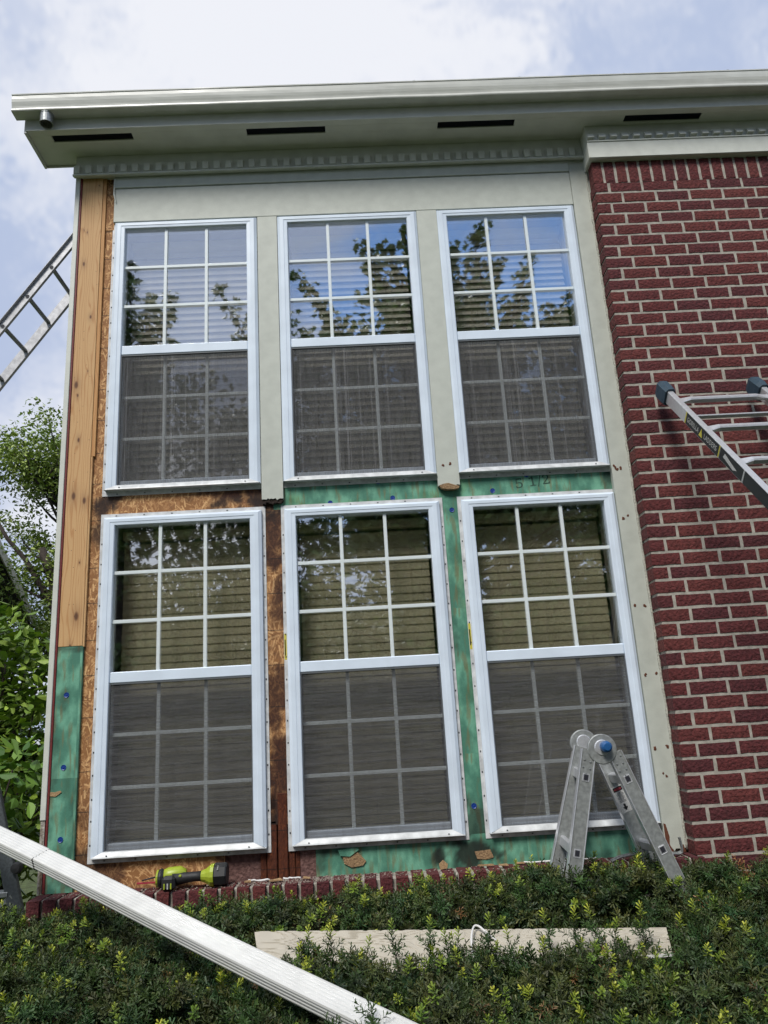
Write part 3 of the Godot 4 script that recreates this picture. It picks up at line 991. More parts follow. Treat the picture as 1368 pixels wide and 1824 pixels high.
func eaves():
	# frieze and dentils over the windows
	box(house, "frieze_top", Vector3(WALL_L - 0.006, 4.809, -0.033), Vector3(1.452, TOP - 0.001, 0.004), M.cream_trim)
	var dm := part(house, "dentil_molding", bmesh(Vector3(WALL_L - 0.01, 4.800, 0.0045), Vector3(1.4515, 4.880, 0.016), 0.002), M.cream_trim)
	part(dm, "ledge", bmesh(Vector3(WALL_L - 0.012, 4.797, 0.0165), Vector3(1.4512, 4.811, 0.034), 0.003), M.cream_trim)
	var d := bmesh(Vector3(0, 0, 0), Vector3(0.036, 0.056, 0.017), 0.003)
	var x := WALL_L - 0.008
	while x < 1.41:
		part(dm, "dentil", d, M.cream_trim, Vector3(x, 4.814, 0.0165))
		x += 0.0686
	# frieze box over the brickwork, with its left return
	box(house, "frieze_box", Vector3(1.453, 4.712, -0.0335), Vector3(8.0, TOP - 0.0012, 0.104), M.cream_trim, 0.002)
	box(house, "frieze_band", Vector3(1.447, 4.7135, 0.03), Vector3(8.0, 4.8215, 0.126), M.cream_trim, 0.003)
	var d2 := part(house, "dentil_molding", bmesh(Vector3(1.451, 4.8225, 0.03), Vector3(8.0, 4.892, 0.115), 0.002), M.cream_trim)
	part(d2, "ledge", bmesh(Vector3(1.448, 4.822, 0.1155), Vector3(8.0, 4.832, 0.130), 0.002), M.cream_trim)
	x = 1.4525
	while x < 4.5:
		part(d2, "dentil", dentil_slope(), M.cream_trim, Vector3(x, 4.834, 0.1155))
		x += 0.0686
	# soffit with four vent openings
	var vents := [[-1.662, -1.204], [-0.547, -0.088], [0.570, 1.025], [1.678, 2.138], [2.79, 3.25]]
	var sz0 := -0.062
	var za := 0.125
	var zb := 0.177
	var ze := 0.2245
	var sof := pivot(house, "soffit")
	part(sof, "soffit_panel", bmesh(Vector3(-1.780, TOP, sz0), Vector3(8.1, TOP + 0.018, za), 0.001), M.soffit)
	part(sof, "soffit_panel", bmesh(Vector3(-1.780, TOP, zb), Vector3(8.1, TOP + 0.018, ze), 0.001), M.soffit)
	var xa := -1.780
	for v in vents:
		part(sof, "soffit_panel", bmesh(Vector3(xa, TOP, za + 0.0002), Vector3(v[0], TOP + 0.018, zb - 0.0002), 0.0), M.soffit)
		xa = v[1]
		var vent := part(house, "soffit_vent", bmesh(Vector3(v[0] - 0.01, TOP + 0.0182, za - 0.01), Vector3(v[1] + 0.01, TOP + 0.022, zb + 0.01), 0.0), M.vent)
		for k in 5:
			part(vent, "louver", bmesh(Vector3(v[0] + 0.001, TOP + 0.004, za + 0.004 + k * 0.0102), Vector3(v[1] - 0.001, TOP + 0.014, za + 0.0062 + k * 0.0102), 0.0), M.vent)
	part(sof, "soffit_panel", bmesh(Vector3(xa, TOP, za + 0.0002), Vector3(8.1, TOP + 0.018, zb - 0.0002), 0.0), M.soffit)
	# fascia and its return on the left end
	box(house, "fascia", Vector3(-1.790, TOP - 0.005, 0.2247), Vector3(8.1, 5.06, 0.2272), M.gutter, 0.001)
	box(house, "fascia_return", Vector3(-1.795, TOP - 0.018, -0.07), Vector3(-1.7805, 5.05, 0.2245), M.gutter, 0.002)
	box(house, "soffit_lip", Vector3(-1.7803, TOP - 0.012, -0.072), Vector3(WALL_L - 0.0065, TOP + 0.016, -0.0625), M.gutter, 0.001)
	# gutter with slight dents along its run
	var prof := gutter_profile()
	var n := FastNoiseLite.new()
	n.seed = 6
	n.frequency = 1.3
	var st := begin()
	var xs := []
	x = -1.838
	while x < 8.1:
		xs.append(x)
		x += 0.09 if x < 3.0 else 0.5
	for i in xs.size() - 1:
		for k in prof.size():
			var p: Vector2 = prof[k]
			var q: Vector2 = prof[(k + 1) % prof.size()]
			var f := func(c: Vector2, xx: float) -> Vector3:
				var w: float = n.get_noise_2d(xx, c.y * 9.0) * 0.0022 if c.x > 0.26 else 0.0
				return Vector3(xx, c.y + w * 0.7, c.x + w)
			quad(st, f.call(q, xs[i]), f.call(q, xs[i + 1]), f.call(p, xs[i + 1]), f.call(p, xs[i]))
	var gutter := part(house, "gutter", done(st), M.gutter)
	var cap := []
	for k in 17:
		cap.append(prof[k])
	cap.append(Vector2(0.2275, 5.13))
	var cs := begin()
	var caps := []
	for p in cap:
		caps.append(Vector2(-p.x, p.y))
	var tz := Transform3D(Basis(Vector3(0, 0, -1), Vector3.UP, Vector3(1, 0, 0)), Vector3(-1.8395, 0, 0))
	caps.reverse()
	sweep(cs, caps, tz, tz.translated(Vector3(0.0014, 0, 0)))
	part(gutter, "end_cap", done(cs), M.gutter)
	part(gutter, "outlet_tube", lathe([Vector2(0.031, 0.0), Vector2(0.0385, 0.0), Vector2(0.0385, 0.004), Vector2(0.036, 0.008), Vector2(0.035, 0.058), Vector2(0.0365, 0.062), Vector2(0.032, 0.062), Vector2(0.031, 0.0)], 22), M.metal_dull, Vector3(-1.655, 5.0215, 0.262), Basis(Vector3.RIGHT, PI / 2))
	for k in 14:
		part(gutter, "hanger_screw", bmesh(Vector3(0, 0, 0), Vector3(0.012, 0.006, 0.008), 0.001), M.metal_dull, Vector3(-1.4 + k * 0.61, 5.1335, 0.295))

func dentil_slope() -> ArrayMesh:
	if not T.has("dentil"):
		var st := begin()
		var w := 0.038
		var a := [Vector2(0, 0.050), Vector2(0.006, 0.050), Vector2(0.022, 0.020), Vector2(0.022, 0.014), Vector2(0, 0.010)]
		for i in a.size():
			var p: Vector2 = a[i]
			var q: Vector2 = a[(i + 1) % a.size()]
			outward(st, [Vector3(0, p.y, p.x), Vector3(w, p.y, p.x), Vector3(w, q.y, q.x), Vector3(0, q.y, q.x)], Vector3(w * 0.5, 0.025, 0.008))
		for xx in [0.0, w]:
			for i in range(1, a.size() - 1):
				outward(st, [Vector3(xx, a[0].y, a[0].x), Vector3(xx, a[i].y, a[i].x), Vector3(xx, a[i + 1].y, a[i + 1].x)], Vector3(w * 0.5, 0.025, 0.008))
		T.dentil = done(st)
	return T.dentil

# ------------------------------------------------------------------ windows
const ROWS := [[4.451, 3.701, 3.645, 2.886], [2.667, 1.915, 1.861, 1.091]]
const COLS := [[-1.279, -0.578], [-0.338, 0.361], [0.598, 1.297]]

func windows():
	var said := [["upper window next to the bare pine corner board", "upper middle window between two cream boards", "upper window nearest the brickwork"], ["lower window next to the bare pine corner board", "lower middle window between strand board and green sheathing", "lower window behind the folding ladder"]]
	for row in 2:
		for col in 3:
			var w := pivot(house, "window")
			w.set_meta("label", "white " + said[row][col])
			build_window(w, COLS[col][0], COLS[col][1], ROWS[row], row, col)

func build_window(w: Node3D, x0: float, x1: float, ys: Array, row: int, col: int):
	var t: float = ys[0]
	var b: float = ys[3]
	# mitred frame of four lengths: [share of the way out, depth]
	var inner := [Vector2(x0, b), Vector2(x0, t), Vector2(x1, t), Vector2(x1, b)]
	var outer := [Vector2(x0 - 0.060, b - 0.028), Vector2(x0 - 0.060, t + 0.045), Vector2(x1 + 0.060, t + 0.045), Vector2(x1 + 0.060, b - 0.028)]
	var prof := [[0.0, -0.075], [0.0, -0.006], [0.05, -0.002], [0.36, -0.001], [0.40, 0.001], [0.74, 0.001], [0.80, -0.002], [1.0, -0.010], [1.0, -0.030]]
	var sillp := [[0.0, -0.075], [0.0, -0.004], [0.12, 0.000], [0.75, 0.010], [0.95, 0.012], [1.0, 0.008], [1.0, -0.004], [0.9, -0.006], [0.9, -0.030]]
	var names_ := ["jamb", "head", "jamb", "sill"]
	for k in 4:
		var st := begin()
		var pr: Array = sillp if k == 3 else prof
		var k2 := (k + 1) % 4
		for i in pr.size() - 1:
			var p: Array = pr[i]
			var q: Array = pr[i + 1]
			var pa: Vector2 = inner[k].lerp(outer[k], p[0])
			var pb: Vector2 = inner[k2].lerp(outer[k2], p[0])
			var qa: Vector2 = inner[k].lerp(outer[k], q[0])
			var qb: Vector2 = inner[k2].lerp(outer[k2], q[0])
			quad(st, Vector3(pa.x, pa.y, p[1]), Vector3(qa.x, qa.y, q[1]), Vector3(qb.x, qb.y, q[1]), Vector3(pb.x, pb.y, p[1]))
		part(w, names_[k], done(st), M.sill_vinyl if k == 3 else M.vinyl)
	# nailing fin with its slots
	var fx := 0.082
	var ft := t + 0.068
	var fb := b - 0.052
	var z0 := -0.0298
	var z1 := -0.0266
	if row == 0:
		ft = t + 0.044
	var fl := x0 - (0.079 if row == 1 or col == 0 else 0.062)
	var fr := x1 + (0.079 if row == 1 and col < 2 else 0.062)
	var fin := begin()
	hexa(fin, Vector3(fl, fb, z0), Vector3(x0 - 0.058, ft, z1), 0.0)
	hexa(fin, Vector3(x1 + 0.058, fb, z0), Vector3(fr, ft, z1), 0.0)
	hexa(fin, Vector3(x0 - 0.0578, t + 0.043, z0), Vector3(x1 + 0.0578, ft, z1 - 0.0003), 0.0)
	hexa(fin, Vector3(x0 - 0.0578, fb, z0), Vector3(x1 + 0.0578, b - 0.02, z1 - 0.0003), 0.0)
	part(w, "nailing_fin", done(fin), M.fin)
	var slots := begin()
	var r := RandomNumberGenerator.new()
	r.seed = row * 3 + col + 50
	var y := fb + 0.08
	while y < t:
		for xx in [(fl + x0 - 0.06) * 0.5, (fr + x1 + 0.06) * 0.5]:
			hexa(slots, Vector3(xx - 0.0028, y - 0.004, z1), Vector3(xx + 0.0028, y + 0.004, z1 + 0.0012), 0.0)
		y += 0.105 + r.randf_range(-0.01, 0.01)
	var x := x0
	while x < x1:
		hexa(slots, Vector3(x - 0.004, fb + 0.008, z1), Vector3(x + 0.004, fb + 0.0125, z1 + 0.0012), 0.0)
		if row == 1:
			hexa(slots, Vector3(x - 0.004, ft - 0.013, z1), Vector3(x + 0.004, ft - 0.0085, z1 + 0.0012), 0.0)
		x += 0.145
	for xx in [x0 + 0.02, x1 - 0.02]:
		hexa(slots, Vector3(xx - 0.003, b - 0.018, 0.0085), Vector3(xx + 0.003, b - 0.014, 0.0125), 0.0)
	part(w, "fin_slots", done(slots), M.black).set_meta("kind", "stuff")
	if row == 1 and col > 0:
		part(w, "yellow_label", bmesh(Vector3(fl + 0.002, 1.93, z1), Vector3(fl + 0.014, 2.06, z1 + 0.001), 0.0), M.sticker_yellow)
		part(w, "label_print", bmesh(Vector3(fl + 0.004, 1.95, z1 + 0.001), Vector3(fl + 0.009, 2.03, z1 + 0.0014), 0.0), M.sticker_black)
	# upper sash: bottom rail, two panes with the grille between them
	part(w, "meeting_rail", bmesh(Vector3(x0 + 0.0005, ys[2], -0.075), Vector3(x1 - 0.0005, ys[1], -0.009), 0.004), M.vinyl)
	var tiltb := deg_to_rad(0.25)
	sash(w, x0, x1, ys[1], ys[0], -0.014, r)
	sash(w, x0, x1, ys[3] + 0.03, ys[2], -0.040, r)
	part(w, "sash_rail", bmesh(Vector3(x0 + 0.0005, ys[3] - 0.002, -0.075), Vector3(x1 - 0.0005, ys[3] + 0.03, -0.030), 0.003), M.vinyl)
	# insect screen and its slim frame over the lower sash
	part(w, "insect_screen", bmesh(Vector3(x0 + 0.005, ys[3] + 0.002, -0.0162), Vector3(x1 - 0.005, ys[2] - 0.006, -0.016), 0.0), M.screens[row])
	var sf := begin()
	hexa(sf, Vector3(x0 + 0.0006, ys[3], -0.022), Vector3(x0 + 0.006, ys[2] - 0.001, -0.011), 0.001)
	hexa(sf, Vector3(x1 - 0.006, ys[3], -0.022), Vector3(x1 - 0.0006, ys[2] - 0.001, -0.011), 0.001)
	hexa(sf, Vector3(x0 + 0.006, ys[2] - 0.008, -0.022), Vector3(x1 - 0.006, ys[2] - 0.001, -0.0112), 0.001)
	hexa(sf, Vector3(x0 + 0.006, ys[3], -0.022), Vector3(x1 - 0.006, ys[3] + 0.003, -0.0112), 0.001)
	part(w, "screen_frame", done(sf), mat(Color(0.10, 0.11, 0.12), 0.5))

func sash(w: Node3D, x0: float, x1: float, y0: float, y1: float, z: float, r: RandomNumberGenerator):
	var cx := (x0 + x1) * 0.5
	var cy := (y0 + y1) * 0.5
	var hx := (x1 - x0) * 0.5 - 0.0008
	var hy := (y1 - y0) * 0.5 - 0.0008
	var c := Vector3(cx, cy, z - 0.016)
	part(w, "pane", bmesh(Vector3(cx - hx, cy - hy, z - 0.0015), Vector3(cx + hx, cy + hy, z + 0.0015), 0.0), M.pane)
	var tip := Basis.from_euler(Vector3(deg_to_rad(r.randf_range(-0.18, 0.18)), deg_to_rad(r.randf_range(-0.2, 0.2)), 0))
	part(w, "pane", bmesh(c - Vector3(hx, hy, 0.0015), c + Vector3(hx, hy, 0.0015), 0.0), M.pane_mirrored, c - tip * c, tip)
	for k in [1, 2]:
		var mx := lerpf(x0, x1, k / 3.0)
		part(w, "muntin", bmesh(Vector3(mx - 0.009, y0, z - 0.0105), Vector3(mx + 0.009, y1, z - 0.004), 0.0015), M.muntin)
		var my := lerpf(y0, y1, k / 3.0)
		part(w, "muntin", bmesh(Vector3(x0, my - 0.009, z - 0.0101), Vector3(x1, my + 0.009, z - 0.0044), 0.0015), M.muntin)

func blinds():
	var said := [["half open slatted blind behind the upper window by the pine board", "half open slatted blind behind the upper middle window", "half open slatted blind behind the upper window by the brickwork"], ["closed slatted blind behind the lower window by the pine board", "closed slatted blind behind the lower middle window", "closed slatted blind behind the folding ladder's window"]]
	var slat := bmesh(Vector3(-0.345, -0.0012, -0.024), Vector3(0.345, 0.0012, 0.024), 0.0005)
	for row in 2:
		for col in 3:
			var cx: float = (COLS[col][0] + COLS[col][1]) * 0.5
			var y0: float = ROWS[row][3] + 0.01
			var y1: float = ROWS[row][0] - 0.005
			var b := thing("window_blind", said[row][col], "blind", "blinds in the six windows", Vector3(cx, y0, -0.165))
			part(b, "head_rail", bmesh(Vector3(-0.347, y1 - y0 - 0.045, -0.03), Vector3(0.347, y1 - y0, 0.03), 0.003), M.slat)
			part(b, "bottom_rail", bmesh(Vector3(-0.346, 0, -0.022), Vector3(0.346, 0.016, 0.022), 0.003), M.slat)
			var y := 0.045
			var turn := deg_to_rad(63.0 if row == 0 else 81.0)
			while y < y1 - y0 - 0.06:
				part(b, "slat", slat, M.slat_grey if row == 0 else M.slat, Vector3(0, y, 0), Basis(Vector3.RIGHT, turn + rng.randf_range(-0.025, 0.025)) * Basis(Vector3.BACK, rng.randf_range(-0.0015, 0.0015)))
				y += 0.042
			for k in [-0.235, 0.0, 0.235]:
				part(b, "cord", tube([Vector3(k, 0.02, 0.028), Vector3(k + 0.001, 0.8, 0.029), Vector3(k, y1 - y0 - 0.03, 0.028)], [0.0012, 0.0012, 0.0012], 5), M.cord)

# ------------------------------------------------------------------ plants
func shoot_into(st: SurfaceTool, r: RandomNumberGenerator, at: Transform3D, length: float, n: int, base: Color, tip: Color, wide: float, tall: float):
	# one yew shoot: a stem with flat needles round it, growing along the local +y
	st.set_color(base.lerp(Color(0.5, 0.4, 0.25), 0.5))
	var bend := Vector3(r.randf_range(-0.15, 0.15), 0, r.randf_range(-0.15, 0.15)) * length
	var top := Vector3(0, length, 0) + bend
	for k in 3:
		var a := TAU * k / 3
		var b := TAU * (k + 1) / 3
		tri3(st, at * (Vector3(cos(a), 0, sin(a)) * 0.0013), at * top, at * (Vector3(cos(b), 0, sin(b)) * 0.0013))
	for i in n:
		var f := (i + 0.5) / n
		var p := top * (0.05 + 0.95 * f)
		var a := i * 2.4 + r.randf_range(-0.3, 0.3)
		var out := Vector3(cos(a), 0, sin(a))
		var rise := lerpf(0.25, 1.5, pow(f, 2.5)) + r.randf_range(-0.2, 0.2)
		var d := (out + Vector3.UP * rise).normalized()
		var l := tall * (1.0 - 0.45 * pow(f, 2.0)) * r.randf_range(0.8, 1.15)
		var side := d.cross(Vector3.UP).normalized()
		side = side.rotated(d, r.randf_range(-0.6, 0.6)) * wide * 0.5
		var c := base.lerp(tip, smoothstep(0.4, 1.0, f)) * r.randf_range(0.75, 1.25)
		c.a = 1.0
		st.set_color(c)
		var q := p + d * l * 0.82 + Vector3.UP * l * 0.05
		quad(st, at * (p - side * 0.6), at * (q - side), at * (q + side), at * (p + side * 0.6))
		tri3(st, at * (q - side), at * (p + d * l), at * (q + side))

func tuft(r: RandomNumberGenerator, length: float, sides: int, n: int, base: Color, tip: Color, wide := 0.0046, tall := 0.0255) -> ArrayMesh:
	# a leading shoot and its side shoots
	var st := begin()
	shoot_into(st, r, Transform3D(), length, n, base, tip, wide, tall)
	for k in sides:
		var a := TAU * k / sides + r.randf_range(-0.5, 0.5)
		var lean := r.randf_range(0.55, 1.15)
		var b := Basis(Vector3(cos(a), 0, sin(a)), lean)
		shoot_into(st, r, Transform3D(b, Vector3(0, length * r.randf_range(0.05, 0.5), 0)), length * r.randf_range(0.55, 0.95), int(n * 0.8), base, tip, wide, tall)
	return done(st)

func scatter(parent: Node3D, called: String, mesh: Mesh, m: Material, where: Array, tints: Array) -> MultiMeshInstance3D:
	var mm := MultiMesh.new()
	mm.transform_format = MultiMesh.TRANSFORM_3D
	mm.use_colors = true
	mm.mesh = mesh
	mm.instance_count = where.size()
	for i in where.size():
		mm.set_instance_transform(i, where[i])
		mm.set_instance_color(i, tints[i])
	var o := MultiMeshInstance3D.new()
	o.name = called
	o.multimesh = mm
	o.material_override = m
	parent.add_child(o, true)
	o.set_meta("kind", "stuff")
	return o

func hedge_height(x: float, z: float, n: FastNoiseLite) -> float:
	var back := 0.893 - 0.016 * smoothstep(-0.15, -0.6, x) + 0.045 * smoothstep(0.35, 0.8, x) - 0.015 * smoothstep(0.9, 1.8, x)
	var front := 0.800 + 0.025 * smoothstep(0.5, -0.1, x) + 0.05 * smoothstep(1.05, 1.6, x) + 0.02 * smoothstep(-0.3, -1.0, x)
	var gap := lerpf(0.60, 0.85, smoothstep(-0.40, -0.75, x))
	gap = lerpf(gap, 0.86, smoothstep(1.0, 1.2, x))
	var h := back
	if z > 0.50:
		h = lerpf(back, gap, smoothstep(0.50, 0.64, z))
	if z > 0.80:
		h = lerpf(gap, front, smoothstep(0.80, 0.93, z))
	if z > 1.05:
		h -= 0.075 * smoothstep(1.05, 1.6, z)
	if z > 1.9:
		h -= 0.5 * smoothstep(1.9, 2.2, z)
	return h + n.get_noise_2d(x, z) * 0.075

func hedges():
	var r := RandomNumberGenerator.new()
	r.seed = 1234
	var n := FastNoiseLite.new()
	n.seed = 12
	n.frequency = 2.9
	n.fractal_octaves = 3
	var dark := Color(0.044, 0.080, 0.020)
	var sprigs := []
	for k in 6:
		sprigs.append(tuft(r, 0.075, 5, 22, Color(0.7, 0.85, 0.8), Color(1.1, 1.2, 0.9)))
	var young := []
	for k in 3:
		young.append(tuft(r, 0.044, 0, 20, Color(0.55, 0.68, 0.5), Color(1.0, 1.0, 0.95), 0.0056, 0.022))
	var dead := []
	for k in 2:
		dead.append(tuft(r, 0.055, 3, 12, Color(0.8, 0.7, 0.6), Color(1.1, 1.05, 1), 0.0030, 0.019))
	var back := thing("yew_hedge", "dark green yew hedge growing against the brick sill", "hedge", "", Vector3.ZERO)
	var front := thing("yew_hedge", "dark green yew hedge in front with downspout and plank lying on it", "hedge", "", Vector3.ZERO)
	for which in 2:
		var root: Node3D = back if which == 0 else front
		var zlo := 0.19 if which == 0 else 0.72
		var zhi := 0.66 if which == 0 else 2.1
		var where := []
		var tints := []
		for k in 11:
			where.append([])
			tints.append([])
		for q in (7000 if which == 0 else 16500):
			var x := r.randf_range(-2.2, 3.4)
			var z := r.randf_range(zlo, zhi)
			if absf(x) > 0.60 * (3.9 - z) + 0.3 and r.randf() < 0.7:
				continue
			var h := hedge_height(x, z, n)
			var deep := pow(r.randf(), 1.6) * 0.24
			# clumps: leave hollows between the branches
			var hollow := n.get_noise_2d(x * 2.4 + 40.0, z * 2.4)
			if hollow < -0.10 and deep < 0.10 and r.randf() < 0.85:
				continue
			var p := Vector3(x, h - 0.042 - deep, z)
			var e := 0.03
			var slope := Vector3(hedge_height(x - e, z, n) - hedge_height(x + e, z, n), 2 * e, hedge_height(x, z - e, n) - hedge_height(x, z + e, n)).normalized()
			var dir := (slope + Vector3(r.randfn(0, 0.5), 0.35, r.randfn(0, 0.5) + 0.12)).normalized()
			if z < 0.28:
				dir.z = absf(dir.z)
			var t := frame_at(p, dir, Vector3(r.randfn(), r.randfn(), r.randfn()).normalized())
			var s := r.randf_range(0.7, 1.15)
			var b := Basis(t.basis.x, t.basis.z, -t.basis.y).scaled_local(Vector3.ONE * s)
			var lum := clampf(1.0 + r.randfn(0, 0.30), 0.45, 1.9)
			var kind := r.randi() % 6
			var col := Color(dark.r * r.randf_range(0.75, 1.8), dark.g, dark.b * r.randf_range(0.8, 1.4)) * lum
			var u := r.randf()
			var patch := smoothstep(0.0, 0.35, n.get_noise_2d(x * 1.1 - 60, z * 1.1))
			if deep < 0.05 and u < 0.07 + 0.50 * patch:
				# this year's soft tips ride on the dark shoot
				var y := 6 + r.randi() % 3
				where[y].append(Transform3D(b, p + dir * 0.062 * s))
				tints[y].append(Color(0.50, 0.50, 0.06).lerp(Color(0.15, 0.25, 0.03), r.randf()))
			elif deep < 0.06 and u > 0.965:
				kind = 9 + r.randi() % 2
				col = Color(0.36, 0.19, 0.07).lerp(Color(0.26, 0.17, 0.09), r.randf())
			where[kind].append(Transform3D(b, p))
			tints[kind].append(col)
		for k in 11:
			if where[k].size():
				var mesh: Mesh = sprigs[k] if k < 6 else young[k - 6] if k < 9 else dead[k - 9]
				scatter(root, "foliage" if k < 6 else "new_growth" if k < 9 else "dry_twigs", mesh, M.needle, where[k], tints[k])
		# woody stems inside
		var st := begin()
		for q in (60 if which == 0 else 170):
			var x := r.randf_range(-2.0, 3.2)
			var z := r.randf_range(zlo + 0.05, zhi - 0.1)
			var h := hedge_height(x, z, n) - 0.10
			var x2 := x + r.randfn(0, 0.10)
			var z2 := clampf(z + r.randfn(0, 0.08), 0.22, 2.0)
			tube_into(st, [Vector3(x, 0.0, z), Vector3(lerpf(x, x2, 0.4) + r.randfn(0, 0.02), h * 0.55, lerpf(z, z2, 0.5)), Vector3(x2, h, z2)], [0.012, 0.008, 0.003], 5)
		part(root, "stems", done(st), M.twig)
	# taller shoots standing up in front of the plank and beside the downspout
	var tall := []
	var tt := []
	var tips := []
	var tipt := []
	for q in [[0.24, 0.93], [0.29, 0.94], [0.60, 0.95], [0.76, 0.93], [0.81, 0.94], [0.92, 0.93], [0.05, 0.95], [-0.08, 0.96], [0.15, 0.95], [-0.25, 0.96], [1.02, 0.95], [1.12, 0.96], [-0.32, 0.98], [0.44, 0.96], [0.68, 0.95], [0.36, 0.95], [-0.16, 0.95], [-0.13, 1.70], [-0.02, 1.62], [-0.22, 1.55], [-0.40, 1.45]]:
		var lean := Vector3(r.randf_range(-0.2, 0.2), 1, r.randf_range(-0.1, 0.1)).normalized()
		var p := Vector3(q[0] + r.randf_range(-0.02, 0.02), 0.745, q[1])
		for s in 2 + r.randi() % 2:
			var t := frame_at(p, lean, Vector3(r.randfn(), r.randfn(), r.randfn()).normalized())
			tall.append(Transform3D(Basis(t.basis.x, t.basis.z, -t.basis.y).scaled_local(Vector3(0.8, 0.9, 0.8)), p))
			tt.append(dark * r.randf_range(0.8, 1.5))
			p += lean * 0.045
		if q[1] < 1.3:
			var t2 := frame_at(p, lean, Vector3.RIGHT)
			tips.append(Transform3D(Basis(t2.basis.x, t2.basis.z, -t2.basis.y), p + lean * 0.012))
			tipt.append(Color(0.46, 0.46, 0.05).lerp(Color(0.20, 0.28, 0.03), r.randf()))
	scatter(front, "foliage", sprigs[1], M.needle, tall, tt)
	scatter(front, "new_growth", young[1], M.needle, tips, tipt)

func leaf_rim(kind: String) -> Array:
	if kind == "maple":
		return [Vector2(0.0, 0.0), Vector2(0.20, 0.10), Vector2(0.42, 0.12), Vector2(0.30, 0.30), Vector2(0.58, 0.52), Vector2(0.33, 0.52), Vector2(0.22, 0.62), Vector2(0.0, 1.0)]
	return [Vector2(0.0, 0.0), Vector2(0.16, 0.15), Vector2(0.26, 0.42), Vector2(0.18, 0.72), Vector2(0.0, 1.0)]

func leaf_clump(kind: String, rad: Vector3, count: int, size: float, cols: Array, droop: float, r: RandomNumberGenerator) -> ArrayMesh:
	# leaves spread through a small volume: folded blades with their own tilt and tone
	var st := begin()
	var rim := leaf_rim(kind)
	for i in count:
		var at := Vector3(r.randfn(), r.randfn(), r.randfn()).normalized() * pow(r.randf(), 0.5) * rad
		var d := Vector3(r.randfn(), r.randfn() * 0.6 - droop, r.randfn()).normalized()
		var up := Vector3(r.randfn() * 0.6, 1.0, r.randfn() * 0.6).normalized()
		var x := d.cross(up).normalized()
		var b := Basis(x, d, x.cross(d)).scaled_local(Vector3.ONE * size * r.randf_range(0.65, 1.25))
		var c: Color = cols[0].lerp(cols[1], r.randf()) * r.randf_range(0.8, 1.2)
		c.a = 1.0
		st.set_color(c)
		for side in [1.0, -1.0]:
			for k in range(1, rim.size() - 1):
				tri3(st, at, at + b * Vector3(rim[k].x * side, rim[k].y, -rim[k].x * 0.35), at + b * Vector3(rim[k + 1].x * side, rim[k + 1].y, -rim[k + 1].x * 0.35))
	return done(st)

func leaf_crown(root: Node3D, called: String, kind: String, spots: Array, rad: Vector3, count: int, size: float, cols: Array, droop: float, r: RandomNumberGenerator):
	# spots: places of clumps; five kinds of clump, turned at random
	if spots.is_empty():
		return
	var groups := [[], [], [], [], []]
	var tints := [[], [], [], [], []]
	for p in spots:
		var k := r.randi() % 5
		groups[k].append(Transform3D(Basis(Vector3.UP, r.randf() * TAU).scaled_local(Vector3.ONE * r.randf_range(0.9, 1.15)), p))
		var v := r.randf_range(0.75, 1.25)
		tints[k].append(Color(v, v, v))
	for k in 5:
		if groups[k].size():
			scatter(root, called, leaf_clump(kind, rad, count, size, cols, droop, r), M.leaf, groups[k], tints[k])

func limb(st: SurfaceTool, a: Vector3, b: Vector3, r0: float, r1: float, r: RandomNumberGenerator, wob := 0.06, n := 7):
	var pts := []
	var rad := []
	var l := (b - a).length()
	for i in 6:
		var f := i / 5.0
		var w := Vector3(r.randfn(), r.randfn() * 0.4, r.randfn()) * wob * l * sin(PI * f) * 0.5
		pts.append(a.lerp(b, f) + w)
		rad.append(lerpf(r0, r1, f))
	tube_into(st, pts, rad, n)

